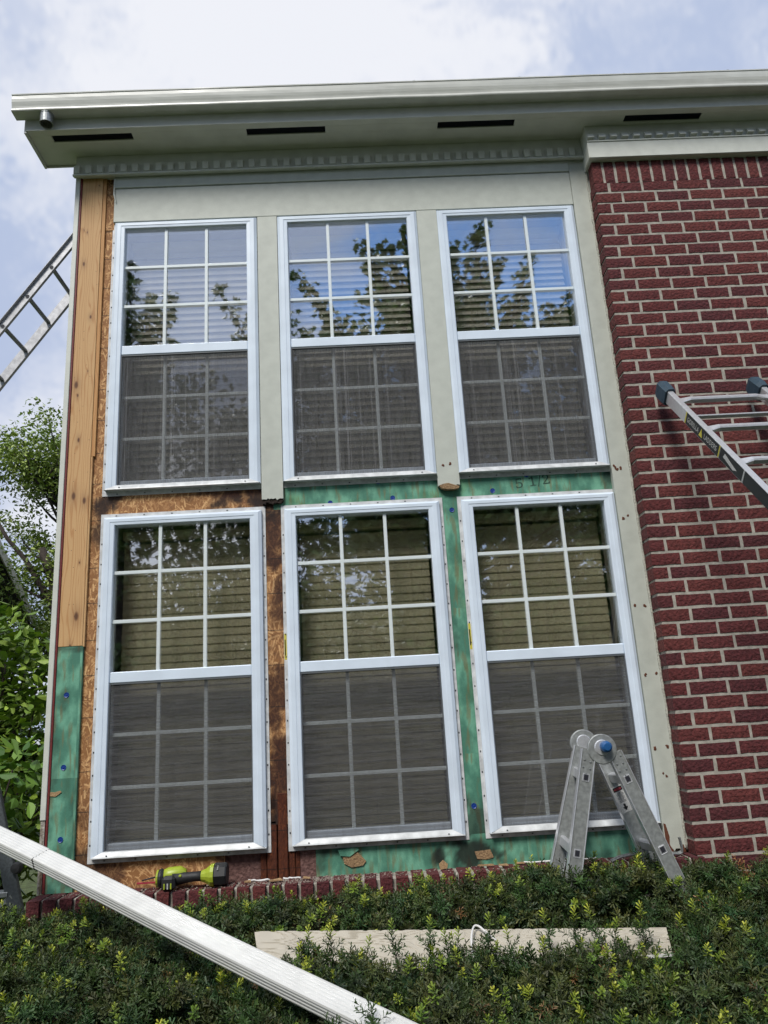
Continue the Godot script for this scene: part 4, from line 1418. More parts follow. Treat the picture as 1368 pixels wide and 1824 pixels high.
func trees():
	var r := RandomNumberGenerator.new()
	r.seed = 808
	# --- the tree behind the left corner of the house
	var t := thing("tall_tree", "tall loose green tree with forked dark trunks beyond the house corner", "tree", "", Vector3(-6.1, 0, -12.5))
	var st := begin()
	var spots := []
	limb(st, Vector3(0, 0, 0), Vector3(0.0, 3.0, 0), 0.24, 0.2, r, 0.03, 9)
	limb(st, Vector3(0, 2.9, 0), Vector3(-0.75, 5.6, 0.2), 0.16, 0.09, r, 0.05)
	limb(st, Vector3(0.05, 2.9, 0), Vector3(0.22, 5.9, -0.2), 0.15, 0.07, r, 0.05)
	limb(st, Vector3(-0.3, 4.1, 0.1), Vector3(-1.6, 6.2, 0.5), 0.09, 0.03, r, 0.06)
	limb(st, Vector3(-0.05, 4.2, 0.1), Vector3(-0.45, 7.5, -0.3), 0.08, 0.02, r, 0.05)
	for q in 60:
		var a := r.randf() * TAU
		var hgt := r.randf_range(3.3, 8.4)
		var reach := r.randf_range(0.3, 2.2) * (1.0 - 0.45 * smoothstep(6.0, 9.0, hgt))
		var e := Vector3(cos(a) * reach - 0.75, hgt, sin(a) * reach)
		var s := Vector3(lerpf(-0.25, -0.5, r.randf()), clampf(hgt - reach * r.randf_range(0.7, 1.4), 2.9, 6.4), e.z * 0.15)
		limb(st, s, e, 0.035, 0.008, r, 0.10, 5)
		for f in [0.5, 0.68, 0.84, 1.0]:
			spots.append(s.lerp(e, f))
	for q in [Vector3(-1.45, 8.3, 0), Vector3(-0.95, 8.55, 0.2), Vector3(-0.55, 8.65, -0.2), Vector3(-1.0, 8.0, 0.2), Vector3(-0.5, 8.1, -0.2), Vector3(-0.1, 7.9, 0), Vector3(0.3, 7.4, 0), Vector3(-1.9, 8.1, 0), Vector3(-2.3, 7.7, 0), Vector3(-1.7, 7.4, 0), Vector3(-0.75, 7.4, 0), Vector3(-0.2, 7.2, 0), Vector3(0.4, 6.7, 0), Vector3(-1.3, 6.9, 0), Vector3(-2.2, 6.8, 0), Vector3(-1.8, 6.2, 0), Vector3(-2.1, 5.6, 0.2), Vector3(-1.5, 5.0, 0.2)]:
		for k in 2:
			spots.append(q + Vector3(r.randfn(), r.randfn(), r.randfn()) * 0.16)
	part(t, "trunk", done(st), M.bark)
	leaf_crown(t, "crown", "oval", spots, Vector3(0.44, 0.36, 0.44), 80, 0.095, [Color(0.13, 0.20, 0.04), Color(0.31, 0.38, 0.09)], 0.5, r)
	# --- leafy shrubs lower down
	for k in 2:
		var sh := thing("leafy_shrub", ["bright green broad leaved shrub at the house corner", "dark dense shrub low beside the grey ladder at the house corner"][k], "shrub", "", [Vector3(-3.15, 0, -2.6), Vector3(-3.05, 0, -1.4)][k])
		st = begin()
		spots = []
		for q in [34, 30][k]:
			var a := r.randf() * TAU
			var e := Vector3(cos(a) * r.randf_range(0.15, 0.95), r.randf_range(0.9, 2.85) if k == 0 else r.randf_range(0.4, 1.55), sin(a) * r.randf_range(0.1, 0.8))
			limb(st, Vector3(r.randfn(0, 0.08), 0, r.randfn(0, 0.08)), e, 0.022, 0.005, r, 0.10, 5)
			for f in [0.4, 0.65, 0.85, 1.0]:
				spots.append(e * f)
		part(sh, "stems", done(st), M.bark)
		leaf_crown(sh, "foliage", "oval", spots, Vector3(0.30, 0.17, 0.30), 44, 0.105, [[Color(0.09, 0.18, 0.025), Color(0.28, 0.40, 0.055)], [Color(0.045, 0.11, 0.018), Color(0.15, 0.26, 0.04)]][k], 0.25, r)
	var ft := thing("garden_tree", "dark green tree filling the gap low beyond the house corner", "tree", "", Vector3(-6.6, 0, -7.5))
	st = begin()
	spots = []
	limb(st, Vector3.ZERO, Vector3(0, 2.6, 0), 0.12, 0.05, r, 0.03)
	for q in 60:
		var a := r.randf() * TAU
		var e := Vector3(cos(a) * r.randf_range(0.3, 2.1), r.randf_range(0.5, 2.9), sin(a) * r.randf_range(0.2, 1.2))
		limb(st, Vector3(0, e.y * 0.6, 0), e, 0.03, 0.008, r, 0.1, 5)
		spots.append(e)
	part(ft, "trunk", done(st), M.bark)
	leaf_crown(ft, "crown", "oval", spots, Vector3(0.55, 0.42, 0.55), 130, 0.13, [Color(0.04, 0.09, 0.018), Color(0.11, 0.18, 0.035)], 0.4, r)
	# --- the maples across the lawn that the windows mirror
	var tips := [[-4.45, 10.95], [-3.9, 10.0], [-3.6, 10.2], [-2.5, 9.85], [-2.1, 9.0], [-1.05, 10.8], [-0.75, 10.2], [0.29, 11.55], [0.52, 11.3], [1.2, 11.6], [0.8, 10.7], [1.6, 10.9], [2.33, 11.4], [2.8, 11.25], [3.2, 10.9], [4.0, 11.1], [3.6, 10.2], [4.45, 9.5], [5.0, 8.8], [5.9, 9.4], [-5.2, 10.4], [-6.0, 9.5], [6.7, 8.6], [-1.6, 9.4], [2.0, 10.5]]
	var trunks := [Vector3(1.9, 0, 10.0), Vector3(-4.6, 0, 10.6)]
	var labels := ["tall maple across the lawn, mirrored in the middle and brick side windows", "second maple across the lawn, mirrored in the windows by the pine board"]
	var green := [Color(0.05, 0.095, 0.022), Color(0.10, 0.15, 0.035)]
	for k in 2:
		var o: Vector3 = trunks[k]
		var m := thing("maple_tree", labels[k], "tree", "maples mirrored in the windows", o)
		st = begin()
		var small := []
		var mid := []
		var big := []
		limb(st, Vector3.ZERO, Vector3(0, 3.6, 0), 0.26, 0.2, r, 0.02, 9)
		limb(st, Vector3(0, 3.5, 0), Vector3(0.1, 8.0, 0), 0.2, 0.06, r, 0.03)
		for tip in tips:
			if (tip[0] < -2.8) != (k == 1):
				continue
			var e := Vector3(tip[0], tip[1], o.z) - o
			e.z = r.randf_range(-0.7, 0.7)
			var s := Vector3(e.x * 0.25, e.y - 2.2 - absf(e.x) * 0.7, e.z * 0.3)
			limb(st, s, e, 0.06, 0.006, r, 0.05, 5)
			limb(st, Vector3(0, maxf(3.0, s.y - 1.5), 0), s, 0.09, 0.05, r, 0.05, 5)
			for q in 16:
				var f := q / 15.0
				var p := e.lerp(s, f) + Vector3(r.randfn(), r.randfn(), r.randfn()) * 0.14 * f
				(small if f < 0.3 else mid if f < 0.65 else big).append(p)
		# body of the crown
		for q in (570 if k == 0 else 300):
			var cx := r.randf_range(-3.9, 5.2) if k == 0 else r.randf_range(-3.0, 2.4)
			var top := 9.2 - 0.055 * cx * cx
			if k == 1:
				top = 8.4 - 0.2 * absf(cx)
			var cy := lerpf(1.4, top, pow(r.randf(), 1.45))
			var p := Vector3(cx, cy, r.randf_range(-1.5, 1.5))
			big.append(p)
			if q % 5 == 0:
				limb(st, Vector3(0, clampf(cy - absf(cx) * 0.5, 2.2, 7.6), 0), p, 0.045, 0.01, r, 0.06, 5)
		part(m, "trunk", done(st), M.bark)
		leaf_crown(m, "crown", "maple", small, Vector3(0.20, 0.18, 0.20), 20, 0.135, green, 0.6, r)
		leaf_crown(m, "crown", "maple", mid, Vector3(0.34, 0.24, 0.34), 38, 0.135, green, 0.6, r)
		leaf_crown(m, "crown", "maple", big, Vector3(0.60, 0.42, 0.60), 84, 0.14, green, 0.6, r)
	# added, unseen hedge: keeps bright low sky out of the window reflections
	var bh := thing("added_hedge", "added unseen dark hedge across the lawn that darkens the low window reflections", "hedge", "", Vector3(0, 0, 14.5))
	spots = []
	for q in 620:
		spots.append(Vector3(r.randf_range(-13, 13), r.randf_range(0.2, 4.8), r.randf_range(-0.9, 0.3)))
	part(bh, "opaque_core", bmesh(Vector3(-13, 0, 0.3), Vector3(13, 4.4, 0.9), 0.1), M.twig)  # solid block added so that no sky shows through the leaves
	leaf_crown(bh, "foliage", "oval", spots, Vector3(0.7, 0.5, 0.5), 90, 0.16, [Color(0.03, 0.06, 0.015), Color(0.07, 0.11, 0.03)], 0.3, r)

# ------------------------------------------------------------------ neighbour
func neighbour_house():
	var h := thing("neighbour_house", "neighbouring house gable with dark shingles and pale rake board", "house", "", Vector3(-6.86, 0, -7.4))
	box(h, "wall", Vector3(-6, 0, -4.1), Vector3(-0.42, 4.15, 4.1), M.siding)
	var st := begin()
	for x in [-6.0, -0.43]:
		outward(st, [Vector3(x, 4.15, -4.1), Vector3(x, 4.15, 4.1), Vector3(x, 7.0, 0)], Vector3(-3.2, 5, 0))
	part(h, "gable_wall", done(st), M.siding)
	for s in [-1.0, 1.0]:
		var a := Vector3(0, 7.35, 0)
		var b := Vector3(0, 4.05, 4.75 * s)
		var rf := begin()
		var up := Vector3(0, 0.12, 0)
		var far := Vector3(-6.6, 0, 0)
		var mid := (a + b + far) * 0.5
		for f in [[a, b, b + far, a + far], [a + up, b + up, b + far + up, a + far + up], [a, b, b + up, a + up], [a + far, b + far, b + far + up, a + far + up], [b, b + far, b + far + up, b + up], [a, a + far, a + far + up, a + up]]:
			outward(rf, f, mid + up * 0.5)
		var roof := part(h, "roof", done(rf), M.shingle)
		part(roof, "rake_board", bar(rect(0.03, 0.2, 0.004), a + Vector3(0.016, -0.03, 0), b + Vector3(0.016, -0.03, 0)), M.fascia_far)
		for k in 12:
			var f0 := a.lerp(b, k / 12.0) + Vector3(-0.02, -0.03, 0)
			var f1 := a.lerp(b, (k + 0.94) / 12.0) + Vector3(-0.02, -0.03, 0)
			var sp := begin()
			outward(sp, [f0, f1, f1 + Vector3(-0.4, 0, 0), f0 + Vector3(-0.4, 0, 0)], Vector3(-3, 9, 0))
			outward(sp, [f0 + Vector3(0, 0.014, 0), f1 + Vector3(0, 0.014, 0), f1 + Vector3(-0.4, 0.014, 0), f0 + Vector3(-0.4, 0.014, 0)], Vector3(-3, 0, 0))
			part(roof, "soffit_panel", done(sp), M.soffit_far)

# ------------------------------------------------------------------ ladders
func leaning_ladder():
	var top := Vector3(1.625, 3.20, 0.185)
	var a := deg_to_rad(47.0)
	var d := Vector3(0.02, -sin(a), cos(a)).normalized()
	var len := 4.3
	var l := thing("leaning_ladder", "aluminium ladder with blue end caps leaning on the brickwork", "ladder", "", top)
	var nrm := Vector3(0, cos(a), sin(a))
	for k in 2:
		var x := k * 0.49
		var o := Vector3(x, 0, 0)
		part(l, "rail", bar(rect(0.030, 0.068, 0.004), o + d * 0.05, o + d * len, nrm), M.metal_bright)
		var st := begin()
		var tf := frame_at(o + d * 0.085, -d, nrm)
		var secs := [[-0.01, 0.052, 0.092], [0.02, 0.062, 0.104], [0.085, 0.062, 0.102], [0.115, 0.048, 0.080], [0.130, 0.022, 0.036]]
		for i in secs.size() - 1:
			var p := rect(secs[i][1], secs[i][2], secs[i][1] * 0.28)
			var q := rect(secs[i + 1][1], secs[i + 1][2], secs[i + 1][1] * 0.28)
			for j in p.size():
				var j2 := (j + 1) % p.size()
				outward(st, [tf * Vector3(p[j].x, p[j].y, secs[i][0]), tf * Vector3(p[j2].x, p[j2].y, secs[i][0]), tf * Vector3(q[j2].x, q[j2].y, secs[i + 1][0]), tf * Vector3(q[j].x, q[j].y, secs[i + 1][0])], tf * Vector3(0, 0, 0.05))
		for e in [0, secs.size() - 1]:
			var p := rect(secs[e][1], secs[e][2], secs[e][1] * 0.28)
			for j in range(1, p.size() - 1):
				outward(st, [tf * Vector3(p[0].x, p[0].y, secs[e][0]), tf * Vector3(p[j].x, p[j].y, secs[e][0]), tf * Vector3(p[j + 1].x, p[j + 1].y, secs[e][0])], tf * Vector3(0, 0, 0.05))
		part(l, "end_cap", done(st), M.blue_rubber)
	# rungs with flattened, flared ends
	var s := 0.165
	while s < len - 0.1:
		var c := d * s + nrm * 0.012
		var st := begin()
		var keys := [[0.012, 0.050, 0.010, 0.022], [0.035, 0.044, 0.014, 0.018], [0.075, 0.030, 0.030, 0.0], [0.415, 0.030, 0.030, 0.0], [0.455, 0.044, 0.014, 0.018], [0.478, 0.050, 0.010, 0.022]]
		for i in keys.size() - 1:
			var rings := []
			for e in 2:
				var kk: Array = keys[i + e]
				var ring_ := []
				for p in rect(kk[1], kk[2], minf(kk[1], kk[2]) * 0.2):
					ring_.append(c + Vector3(kk[0], 0, 0) + d * (p.x + kk[3] * 0.4) + nrm * p.y)
				rings.append(ring_)
			for j in rings[0].size():
				var j2: int = (j + 1) % rings[0].size()
				outward(st, [rings[0][j], rings[1][j], rings[1][j2], rings[0][j2]], c + Vector3((keys[i][0] + keys[i + 1][0]) * 0.5, 0, 0))
		part(l, "rung", done(st), M.metal_bright)
		s += 0.33
	part(l, "brace", bar(rect(0.012, 0.02, 0.002), d * 0.30 + Vector3(0.0, 0, 0) - nrm * 0.02, d * 0.30 + Vector3(0.49, 0, 0) - nrm * 0.02, nrm), M.metal_bright)
	# printed stickers on the near rail
	var left := Vector3(-1, 0, 0)
	var yup := left.cross(d).normalized()
	if yup.dot(nrm) < 0:
		yup = -yup
	var bs := Basis(d, left.cross(d), left)
	var plate := func(s0: float, s1: float, wd: float, m: Material, called: String, lift: float):
		var c := d * (s0 + s1) * 0.5 + Vector3(-0.0155 - lift, 0, 0)
		part(l, called, bmesh(Vector3(-(s1 - s0) * 0.5, -wd * 0.5, -0.0003), Vector3((s1 - s0) * 0.5, wd * 0.5, 0.0003), 0.0), m, c, bs)
	plate.call(0.335, 0.345, 0.056, M.sticker_yellow, "sticker_stripe", 0.0006)
	plate.call(0.346, 0.70, 0.056, M.sticker_black, "brand_sticker", 0.0004)
	plate.call(0.702, 0.710, 0.056, M.sticker_yellow, "sticker_stripe", 0.0006)
	plate.call(0.715, 0.93, 0.056, M.sticker_black, "picture_sticker", 0.0004)
	plate.call(0.935, 0.942, 0.056, M.sticker_white, "sticker_stripe", 0.0006)
	plate.call(0.945, 2.2, 0.058, M.sticker_black, "dark_sticker", 0.0004)
	for w in [["GORILLA", 0.425], ["LADDERS", 0.615]]:
		var tm := TextMesh.new()
		tm.text = w[0]
		tm.font = font("Droid Sans")
		tm.font_size = 40
		tm.pixel_size = 0.00082
		tm.depth = 0.0006
		part(l, "lettering", tm, M.sticker_white, d * w[1] + Vector3(-0.0168, 0, 0), bs)
	part(l, "sticker_emblem", extrude_poly([Vector2(-0.018, -0.018), Vector2(0.018, -0.018), Vector2(0.006, 0.006), Vector2(0.0, 0.022), Vector2(-0.006, 0.006)], 0, 0.0006), M.sticker_yellow, d * 0.515 + Vector3(-0.0164, 0, 0), bs)
	part(l, "sticker_emblem", extrude_poly([Vector2(-0.06, -0.004), Vector2(0.04, -0.018), Vector2(0.07, -0.006), Vector2(0.01, 0.004), Vector2(-0.05, 0.016)], 0, 0.0006), M.sticker_white, d * 0.81 + Vector3(-0.0164, 0, 0), bs)

func folding_ladder():
	var hf := Vector3(0.988, 1.462, 0.44)
	var hb := Vector3(0.990, 1.478, 0.16)
	var o := Vector3(hf.x, 0, 0.30)
	var l := thing("folding_ladder", "silver folding ladder with blue hinge knob standing behind the hedge", "ladder", "", o)
	var legs := [[Vector3(0.932, 1.435, 0.44), Vector3(0.574, 0.013, 0.44)], [Vector3(1.042, 1.415, 0.44), Vector3(1.563, 0.013, 0.44)], [Vector3(0.972, 1.436, 0.16), Vector3(0.495, 0.013, 0.16)], [Vector3(1.061, 1.402, 0.16), Vector3(1.537, 0.013, 0.16)]]
	for k in 4:
		var a: Vector3 = legs[k][0] - o
		var b: Vector3 = legs[k][1] - o
		var dir := (b - a).normalized()
		# the rail's broad side faces along z
		part(l, "rail", bar(rect(0.060, 0.026, 0.003), a, b, Vector3.BACK), M.metal)
		var lip := dir.cross(Vector3.BACK).normalized() * 0.029
		for s in [-1.0, 1.0]:
			part(l, "rail_flange", bar(rect(0.004, 0.034, 0.001), a + lip * s, b + lip * s, Vector3.BACK), M.metal_bright)
		# rivets below the hinge
		var zf := 0.0135
		if k < 2:
			for q in [[0.02, -0.016], [0.045, 0.014], [0.05, -0.012], [0.075, 0.016], [0.078, -0.014], [0.10, 0.002]]:
				part(l, "rivet", lathe([Vector2(0.0001, 0.003), Vector2(0.003, 0.0026), Vector2(0.0045, 0.0)], 9), M.metal_dull, a + dir * q[0] + lip.normalized() * q[1] + Vector3(0, 0, zf))
			# square rung sockets
			for s in [0.115, 0.42, 0.72, 1.02]:
				var c: Vector3 = a + dir * s + Vector3(0, 0, zf)
				var bb := Basis(-lip.normalized(), -dir, Vector3.BACK)
				part(l, "rung_socket", bmesh(Vector3(-0.015, -0.017, -0.001), Vector3(0.015, 0.017, 0.0022), 0.003), M.metal_bright, c, bb)
				part(l, "rung_opening", bmesh(Vector3(-0.0105, -0.0125, 0.0008), Vector3(0.0105, 0.0125, 0.0028), 0.002), M.black, c, bb)
	# rungs between front and rear rail of each half
	for side in 2:
		var fa: Vector3 = legs[side][0] - o
		var fb: Vector3 = legs[side][1] - o
		var ra: Vector3 = legs[side + 2][0] - o
		var rb: Vector3 = legs[side + 2][1] - o
		for s in [0.115, 0.42, 0.72, 1.02]:
			var p: Vector3 = fa + (fb - fa).normalized() * s + Vector3(0, 0, -0.012)
			var q: Vector3 = ra + (rb - ra).normalized() * (s + 0.0) + Vector3(0, 0, 0.012)
			part(l, "rung", bar(rect(0.044, 0.026, 0.005), p, q, (fb - fa).normalized().cross(Vector3.BACK)), M.metal_bright)
	# hinges
	for k in 2:
		var c: Vector3 = (hf if k == 0 else hb) - o
		var z := 0.012 if k == 0 else -0.004
		part(l, "hinge_plate", lathe([Vector2(0.0001, 0.006), Vector2(0.060, 0.006), Vector2(0.063, 0.003), Vector2(0.063, -0.012), Vector2(0.0001, -0.012)], 26), M.metal, c + Vector3(0, -0.028, z))
		part(l, "hinge_disc", lathe([Vector2(0.0001, 0.005), Vector2(0.030, 0.004), Vector2(0.034, 0.0)], 22), M.metal_bright, c + Vector3(0, -0.022, z + 0.006))
	part(l, "hinge_knob", lathe([Vector2(0.0001, 0.042), Vector2(0.015, 0.041), Vector2(0.0225, 0.034), Vector2(0.0245, 0.022), Vector2(0.023, 0.0)], 18), M.blue_knob, hf - o + Vector3(0.012, -0.018, 0.018))
	# warning label on the inner face of the right half's rear rail
	var la: Vector3 = legs[3][0] - o
	var lb: Vector3 = legs[3][1] - o
	var ld := (lb - la).normalized()
	var lx := ld.cross(Vector3.BACK).normalized()
	if lx.x < 0:
		lx = -lx
	var lbas := Basis(lx, -ld, lx.cross(-ld))
	var lc := la + ld * 0.215 + Vector3(0, 0, 0.0135)
	part(l, "warning_label", bmesh(Vector3(-0.025, -0.060, 0), Vector3(0.025, 0.060, 0.0006), 0.0), M.sticker_white, lc, lbas)
	part(l, "label_header", bmesh(Vector3(-0.022, 0.036, 0.0006), Vector3(0.022, 0.055, 0.0010), 0.0), M.sticker_black, lc, lbas)
	part(l, "label_oval", extrude_poly(ring(0.018, 16, 0.0065), 0, 0.0004), M.sticker_red, lc + lbas * Vector3(0, 0.0455, 0.001), lbas)
	var lines := begin()
	for k in 9:
		var w := 0.010 + 0.008 * absf(sin(k * 2.1))
		hexa(lines, Vector3(-w, 0.028 - k * 0.0052, 0.0006), Vector3(w, 0.0297 - k * 0.0052, 0.0009), 0.0)
	part(l, "label_print", done(lines), M.sticker_black, lc, lbas)
	part(l, "label_arrow", extrude_poly([Vector2(-0.005, -0.022), Vector2(0.005, -0.022), Vector2(0.005, -0.036), Vector2(0.013, -0.036), Vector2(0.0, -0.052), Vector2(-0.013, -0.036), Vector2(-0.005, -0.036)], 0.0006, 0.0011), M.sticker_black, lc, lbas)

func extension_ladder():
	var near0 := Vector3(-2.700, 4.683, -1.5)
	var near1 := Vector3(-2.180, 5.440, -1.5)
	var d := (near1 - near0).normalized()
	var l := thing("extension_ladder", "aluminium extension ladder propped against the side of the house", "ladder", "", near0)
	var down := -near0.y / d.y
	var up := (WALL_L - 0.04 - near0.x) / d.x
	var side := d.cross(Vector3.BACK).normalized()
	for k in 2:
		var o := Vector3(0, 0, -0.40 * k)
		part(l, "rail", bar(rect(0.074, 0.006, 0.001), o + d * down, o + d * up, Vector3.BACK), M.aluminium)
		for s in [-1.0, 1.0]:
			part(l, "rail_flange", bar(rect(0.005, 0.026, 0.001), o + d * down + side * 0.036 * s + Vector3(0, 0, 0.012 if k == 0 else -0.012), o + d * up + side * 0.036 * s + Vector3(0, 0, 0.012 if k == 0 else -0.012), Vector3.BACK), M.aluminium)
	var s := 0.34 - 0.305 * 18
	while s < up:
		if s > down + 0.1:
			part(l, "rung", tube([d * s + Vector3(0, 0, -0.402), d * s + Vector3(0, 0, 0.004)], [0.017, 0.017], 10), M.metal_dull)
			part(l, "rung_end", lathe([Vector2(0.015, 0.002), Vector2(0.0195, 0.002), Vector2(0.02, 0.0)], 14), M.metal_dull, d * s + Vector3(0, 0, 0.003))
			part(l, "rung_bore", lathe([Vector2(0.0001, 0.0035), Vector2(0.0155, 0.0035), Vector2(0.0155, 0.0)], 14), M.black, d * s + Vector3(0, 0, 0.003))
		s += 0.305

func grey_ladder():
	var base := Vector3(-1.78, 0, -0.32)
	var l := thing("grey_stepladder", "dark grey stepladder beside the sill's end at the house corner", "ladder", "", base)
	var top := Vector3(-0.42, 2.2, -0.05)
	var foot := Vector3(0.20, 0, 0)
	for k in 2:
		var o := Vector3(-0.52 * k, 0, -0.02 * k)
		var t := top + Vector3(0.08 * k, 0, 0) + o
		part(l, "rail", bar(rect(0.07, 0.028, 0.003), foot + o, t, Vector3.BACK), M.grey_paint)
	for k in 7:
		var f := (0.13 + k * 0.135)
		var p := foot.lerp(top, f)
		part(l, "step", bar(rect(0.075, 0.026, 0.004), p + Vector3(-0.02, 0, -0.02), p + Vector3(-0.50 + 0.08 * f, 0, -0.04), Vector3.UP), M.metal_dull)
		part(l, "brace", bar(rect(0.022, 0.006, 0.001), p + Vector3(0.0, -0.01, 0.012), p + Vector3(-0.10, -0.075, 0.0), Vector3.BACK), M.metal_dull)
	var dirn := (top - foot).normalized()
	var lx := dirn.cross(Vector3.BACK).normalized()
	part(l, "side_label", bmesh(Vector3(-0.028, -0.13, 0), Vector3(0.028, 0.13, 0.0006), 0.0), M.sticker_black, foot.lerp(top, 0.30) + Vector3(0, 0, 0.0145), Basis(lx, dirn, lx.cross(dirn)))
	part(l, "step_cap", lathe([Vector2(0.0001, 0.03), Vector2(0.022, 0.028), Vector2(0.03, 0.0)], 14), M.rubber, foot.lerp(top, 0.455) + Vector3(0.05, 0, 0.01))

# ------------------------------------------------------------------ downspout, plank and small things
func spout_profile(w: float, h: float, s := 1.0) -> Array:
	# corrugated rectangle
	var out := []
	var x := w * 0.5
	var y := h * 0.5
	var c := 0.009
	var rib := 0.0015
	var add := func(a: Vector2, b: Vector2, n: int, nrm: Vector2):
		var m := n * 4
		for i in m + 1:
			var f := float(i) / m
			var k := 0.0
			if i > 0 and i < m:
				k = -rib * (1.0 if (i % 4) in [1, 2] else 0.0)
			out.append(a.lerp(b, f) * s + nrm * k)
	add.call(Vector2(-x + c, -y), Vector2(x - c, -y), 5, Vector2(0, -1))
	out.append(Vector2(x - 0.0026, -y + 0.0026) * s)
	add.call(Vector2(x, -y + c), Vector2(x, y - c), 3, Vector2(1, 0))
	out.append(Vector2(x - 0.0026, y - 0.0026) * s)
	add.call(Vector2(x - c, y), Vector2(-x + c, y), 5, Vector2(0, 1))
	out.append(Vector2(-x + 0.0026, y - 0.0026) * s)
	add.call(Vector2(-x, y - c), Vector2(-x, -y + c), 3, Vector2(-1, 0))
	out.append(Vector2(-x + 0.0026, -y + 0.0026) * s)
	return out

func downspout():
	var a := Vector3(-1.662, 1.201, 0.211)
	var b := Vector3(0.045, 0.804, 1.61)
	var dir := (b - a).normalized()
	var l := thing("downspout", "white ribbed downspout lying aslant over the hedge", "downspout", "", a)
	# the broad side is turned up towards the viewer
	var up := Vector3(0.12, 0.83, 0.55).normalized()
	var joint := 0.37
	var seg := func(s0: float, s1: float, sc: float, called: String):
		var st := begin()
		var p := spout_profile(0.081, 0.055, sc)
		var n := int((s1 - s0) / 0.12) + 1
		for i in n:
			var u0 := lerpf(s0, s1, float(i) / n)
			var u1 := lerpf(s0, s1, float(i + 1) / n)
			var w0 := up * sin(u0 * 3.1) * 0.002
			var w1 := up * sin(u1 * 3.1) * 0.002
			sweep(st, p, frame_at(dir * u0 + w0, dir, up), frame_at(dir * u1 + w1, dir, up), true, i == 0 or i == n - 1)
		part(l, called, done(st), M.spout)
	seg.call(-0.75, joint, 1.0, "upper_length")
	seg.call(joint - 0.06, 3.05, 0.955, "lower_length")
	# open, kinked mouth of the outer length at the joint
	var st := begin()
	var p1 := spout_profile(0.081, 0.055, 1.0)
	var p2 := spout_profile(0.081, 0.055, 1.015)
	var t0 := frame_at(dir * (joint - 0.004), dir, up)
	var t1 := frame_at(dir * (joint + 0.003), dir, up)
	sweep(st, p2, t0, t1, true, true)
	part(l, "joint_rim", done(st), M.spout_dark)

func plank():
	var fa := Vector3(-0.48, 0.866, 0.666)
	var fb := Vector3(1.04, 0.818, 0.805)
	var na := Vector3(-0.43, 0.732, 0.841)
	var nb := Vector3(0.99, 0.781, 0.983)
	var l := thing("siding_plank", "cream wood-grain trim plank lying across the hedge", "plank", "", fa)
	var grain := FastNoiseLite.new()
	grain.seed = 4
	grain.frequency = 1.0
	grain.fractal_octaves = 2
	var st := begin()
	var nx := 300
	var ny := 60
	var at := func(u: float, v: float) -> Vector3:
		var p := fa.lerp(fb, u).lerp(na.lerp(nb, u), v) - fa
		var len := u * 1.6
		# embossed wood grain: wandering ridges along the board
		var ph := v * 10.0 + grain.get_noise_2d(len * 1.6, v * 1.1) * 6.0
		var ridge := smoothstep(0.62, 0.95, absf(fposmod(ph, 1.0) - 0.5) * 2.0)
		return p - (fb - fa).cross(na - fa).normalized() * (-0.0040 * ridge)
	for i in nx:
		for j in ny:
			quad(st, at.call(float(i) / nx, float(j) / ny), at.call(float(i + 1) / nx, float(j) / ny), at.call(float(i + 1) / nx, float(j + 1) / ny), at.call(float(i) / nx, float(j + 1) / ny))
	var face := part(l, "grain_face", done(st), M.plank)
	# thickness: white primed edges and brown core
	var dn := -((na - fa).cross(fb - fa)).normalized()
	if dn.y > 0:
		dn = -dn
	var core := begin()
	var off := dn * 0.003
	var deep := dn * 0.017
	for f in [[na - fa + off, nb - fa + off, nb - fa + deep, na - fa + deep], [Vector3.ZERO + off, fb - fa + off, fb - fa + deep, deep], [off, na - fa + off, na - fa + deep, deep], [fb - fa + off, nb - fa + off, nb - fa + deep, fb - fa + deep]]:
		outward(core, f, (na + fb) * 0.5 - fa + dn * 0.01)
	for i in 20:
		var q := []
		for k in [[i, 0], [i + 1, 0], [i + 1, 1], [i, 1]]:
			q.append(fa.lerp(fb, k[0] / 20.0).lerp(na.lerp(nb, k[0] / 20.0), k[1]) - fa + deep)
		quad(core, q[3], q[2], q[1], q[0])
	part(l, "board_core", done(core), M.core)
	var e := (nb - na).normalized()
	part(l, "primed_edge", bar(rect(0.003, 0.009, 0.0), na - fa + dn * 0.003 + (na - fa).normalized() * 0.002, nb - fa + dn * 0.003 + (na - fa).normalized() * 0.002), M.edge_white)
	# a curl of old caulk hanging over it
	var c := thing("caulk_strip", "curled white strip of old caulk draped on the plank", "caulk strip", "", Vector3(0.351, 0.832, 0.77))
	part(c, "strip", curve_tube([Vector3(-0.035, -0.043, 0.13), Vector3(-0.030, -0.004, 0.065), Vector3(-0.012, 0.021, 0.0), Vector3(0.008, 0.022, -0.008), Vector3(0.034, 0.004, 0.025), Vector3(0.060, -0.012, 0.055)], [0.004, 0.0042, 0.0036, 0.004, 0.0042, 0.003], 7), M.edge_white)

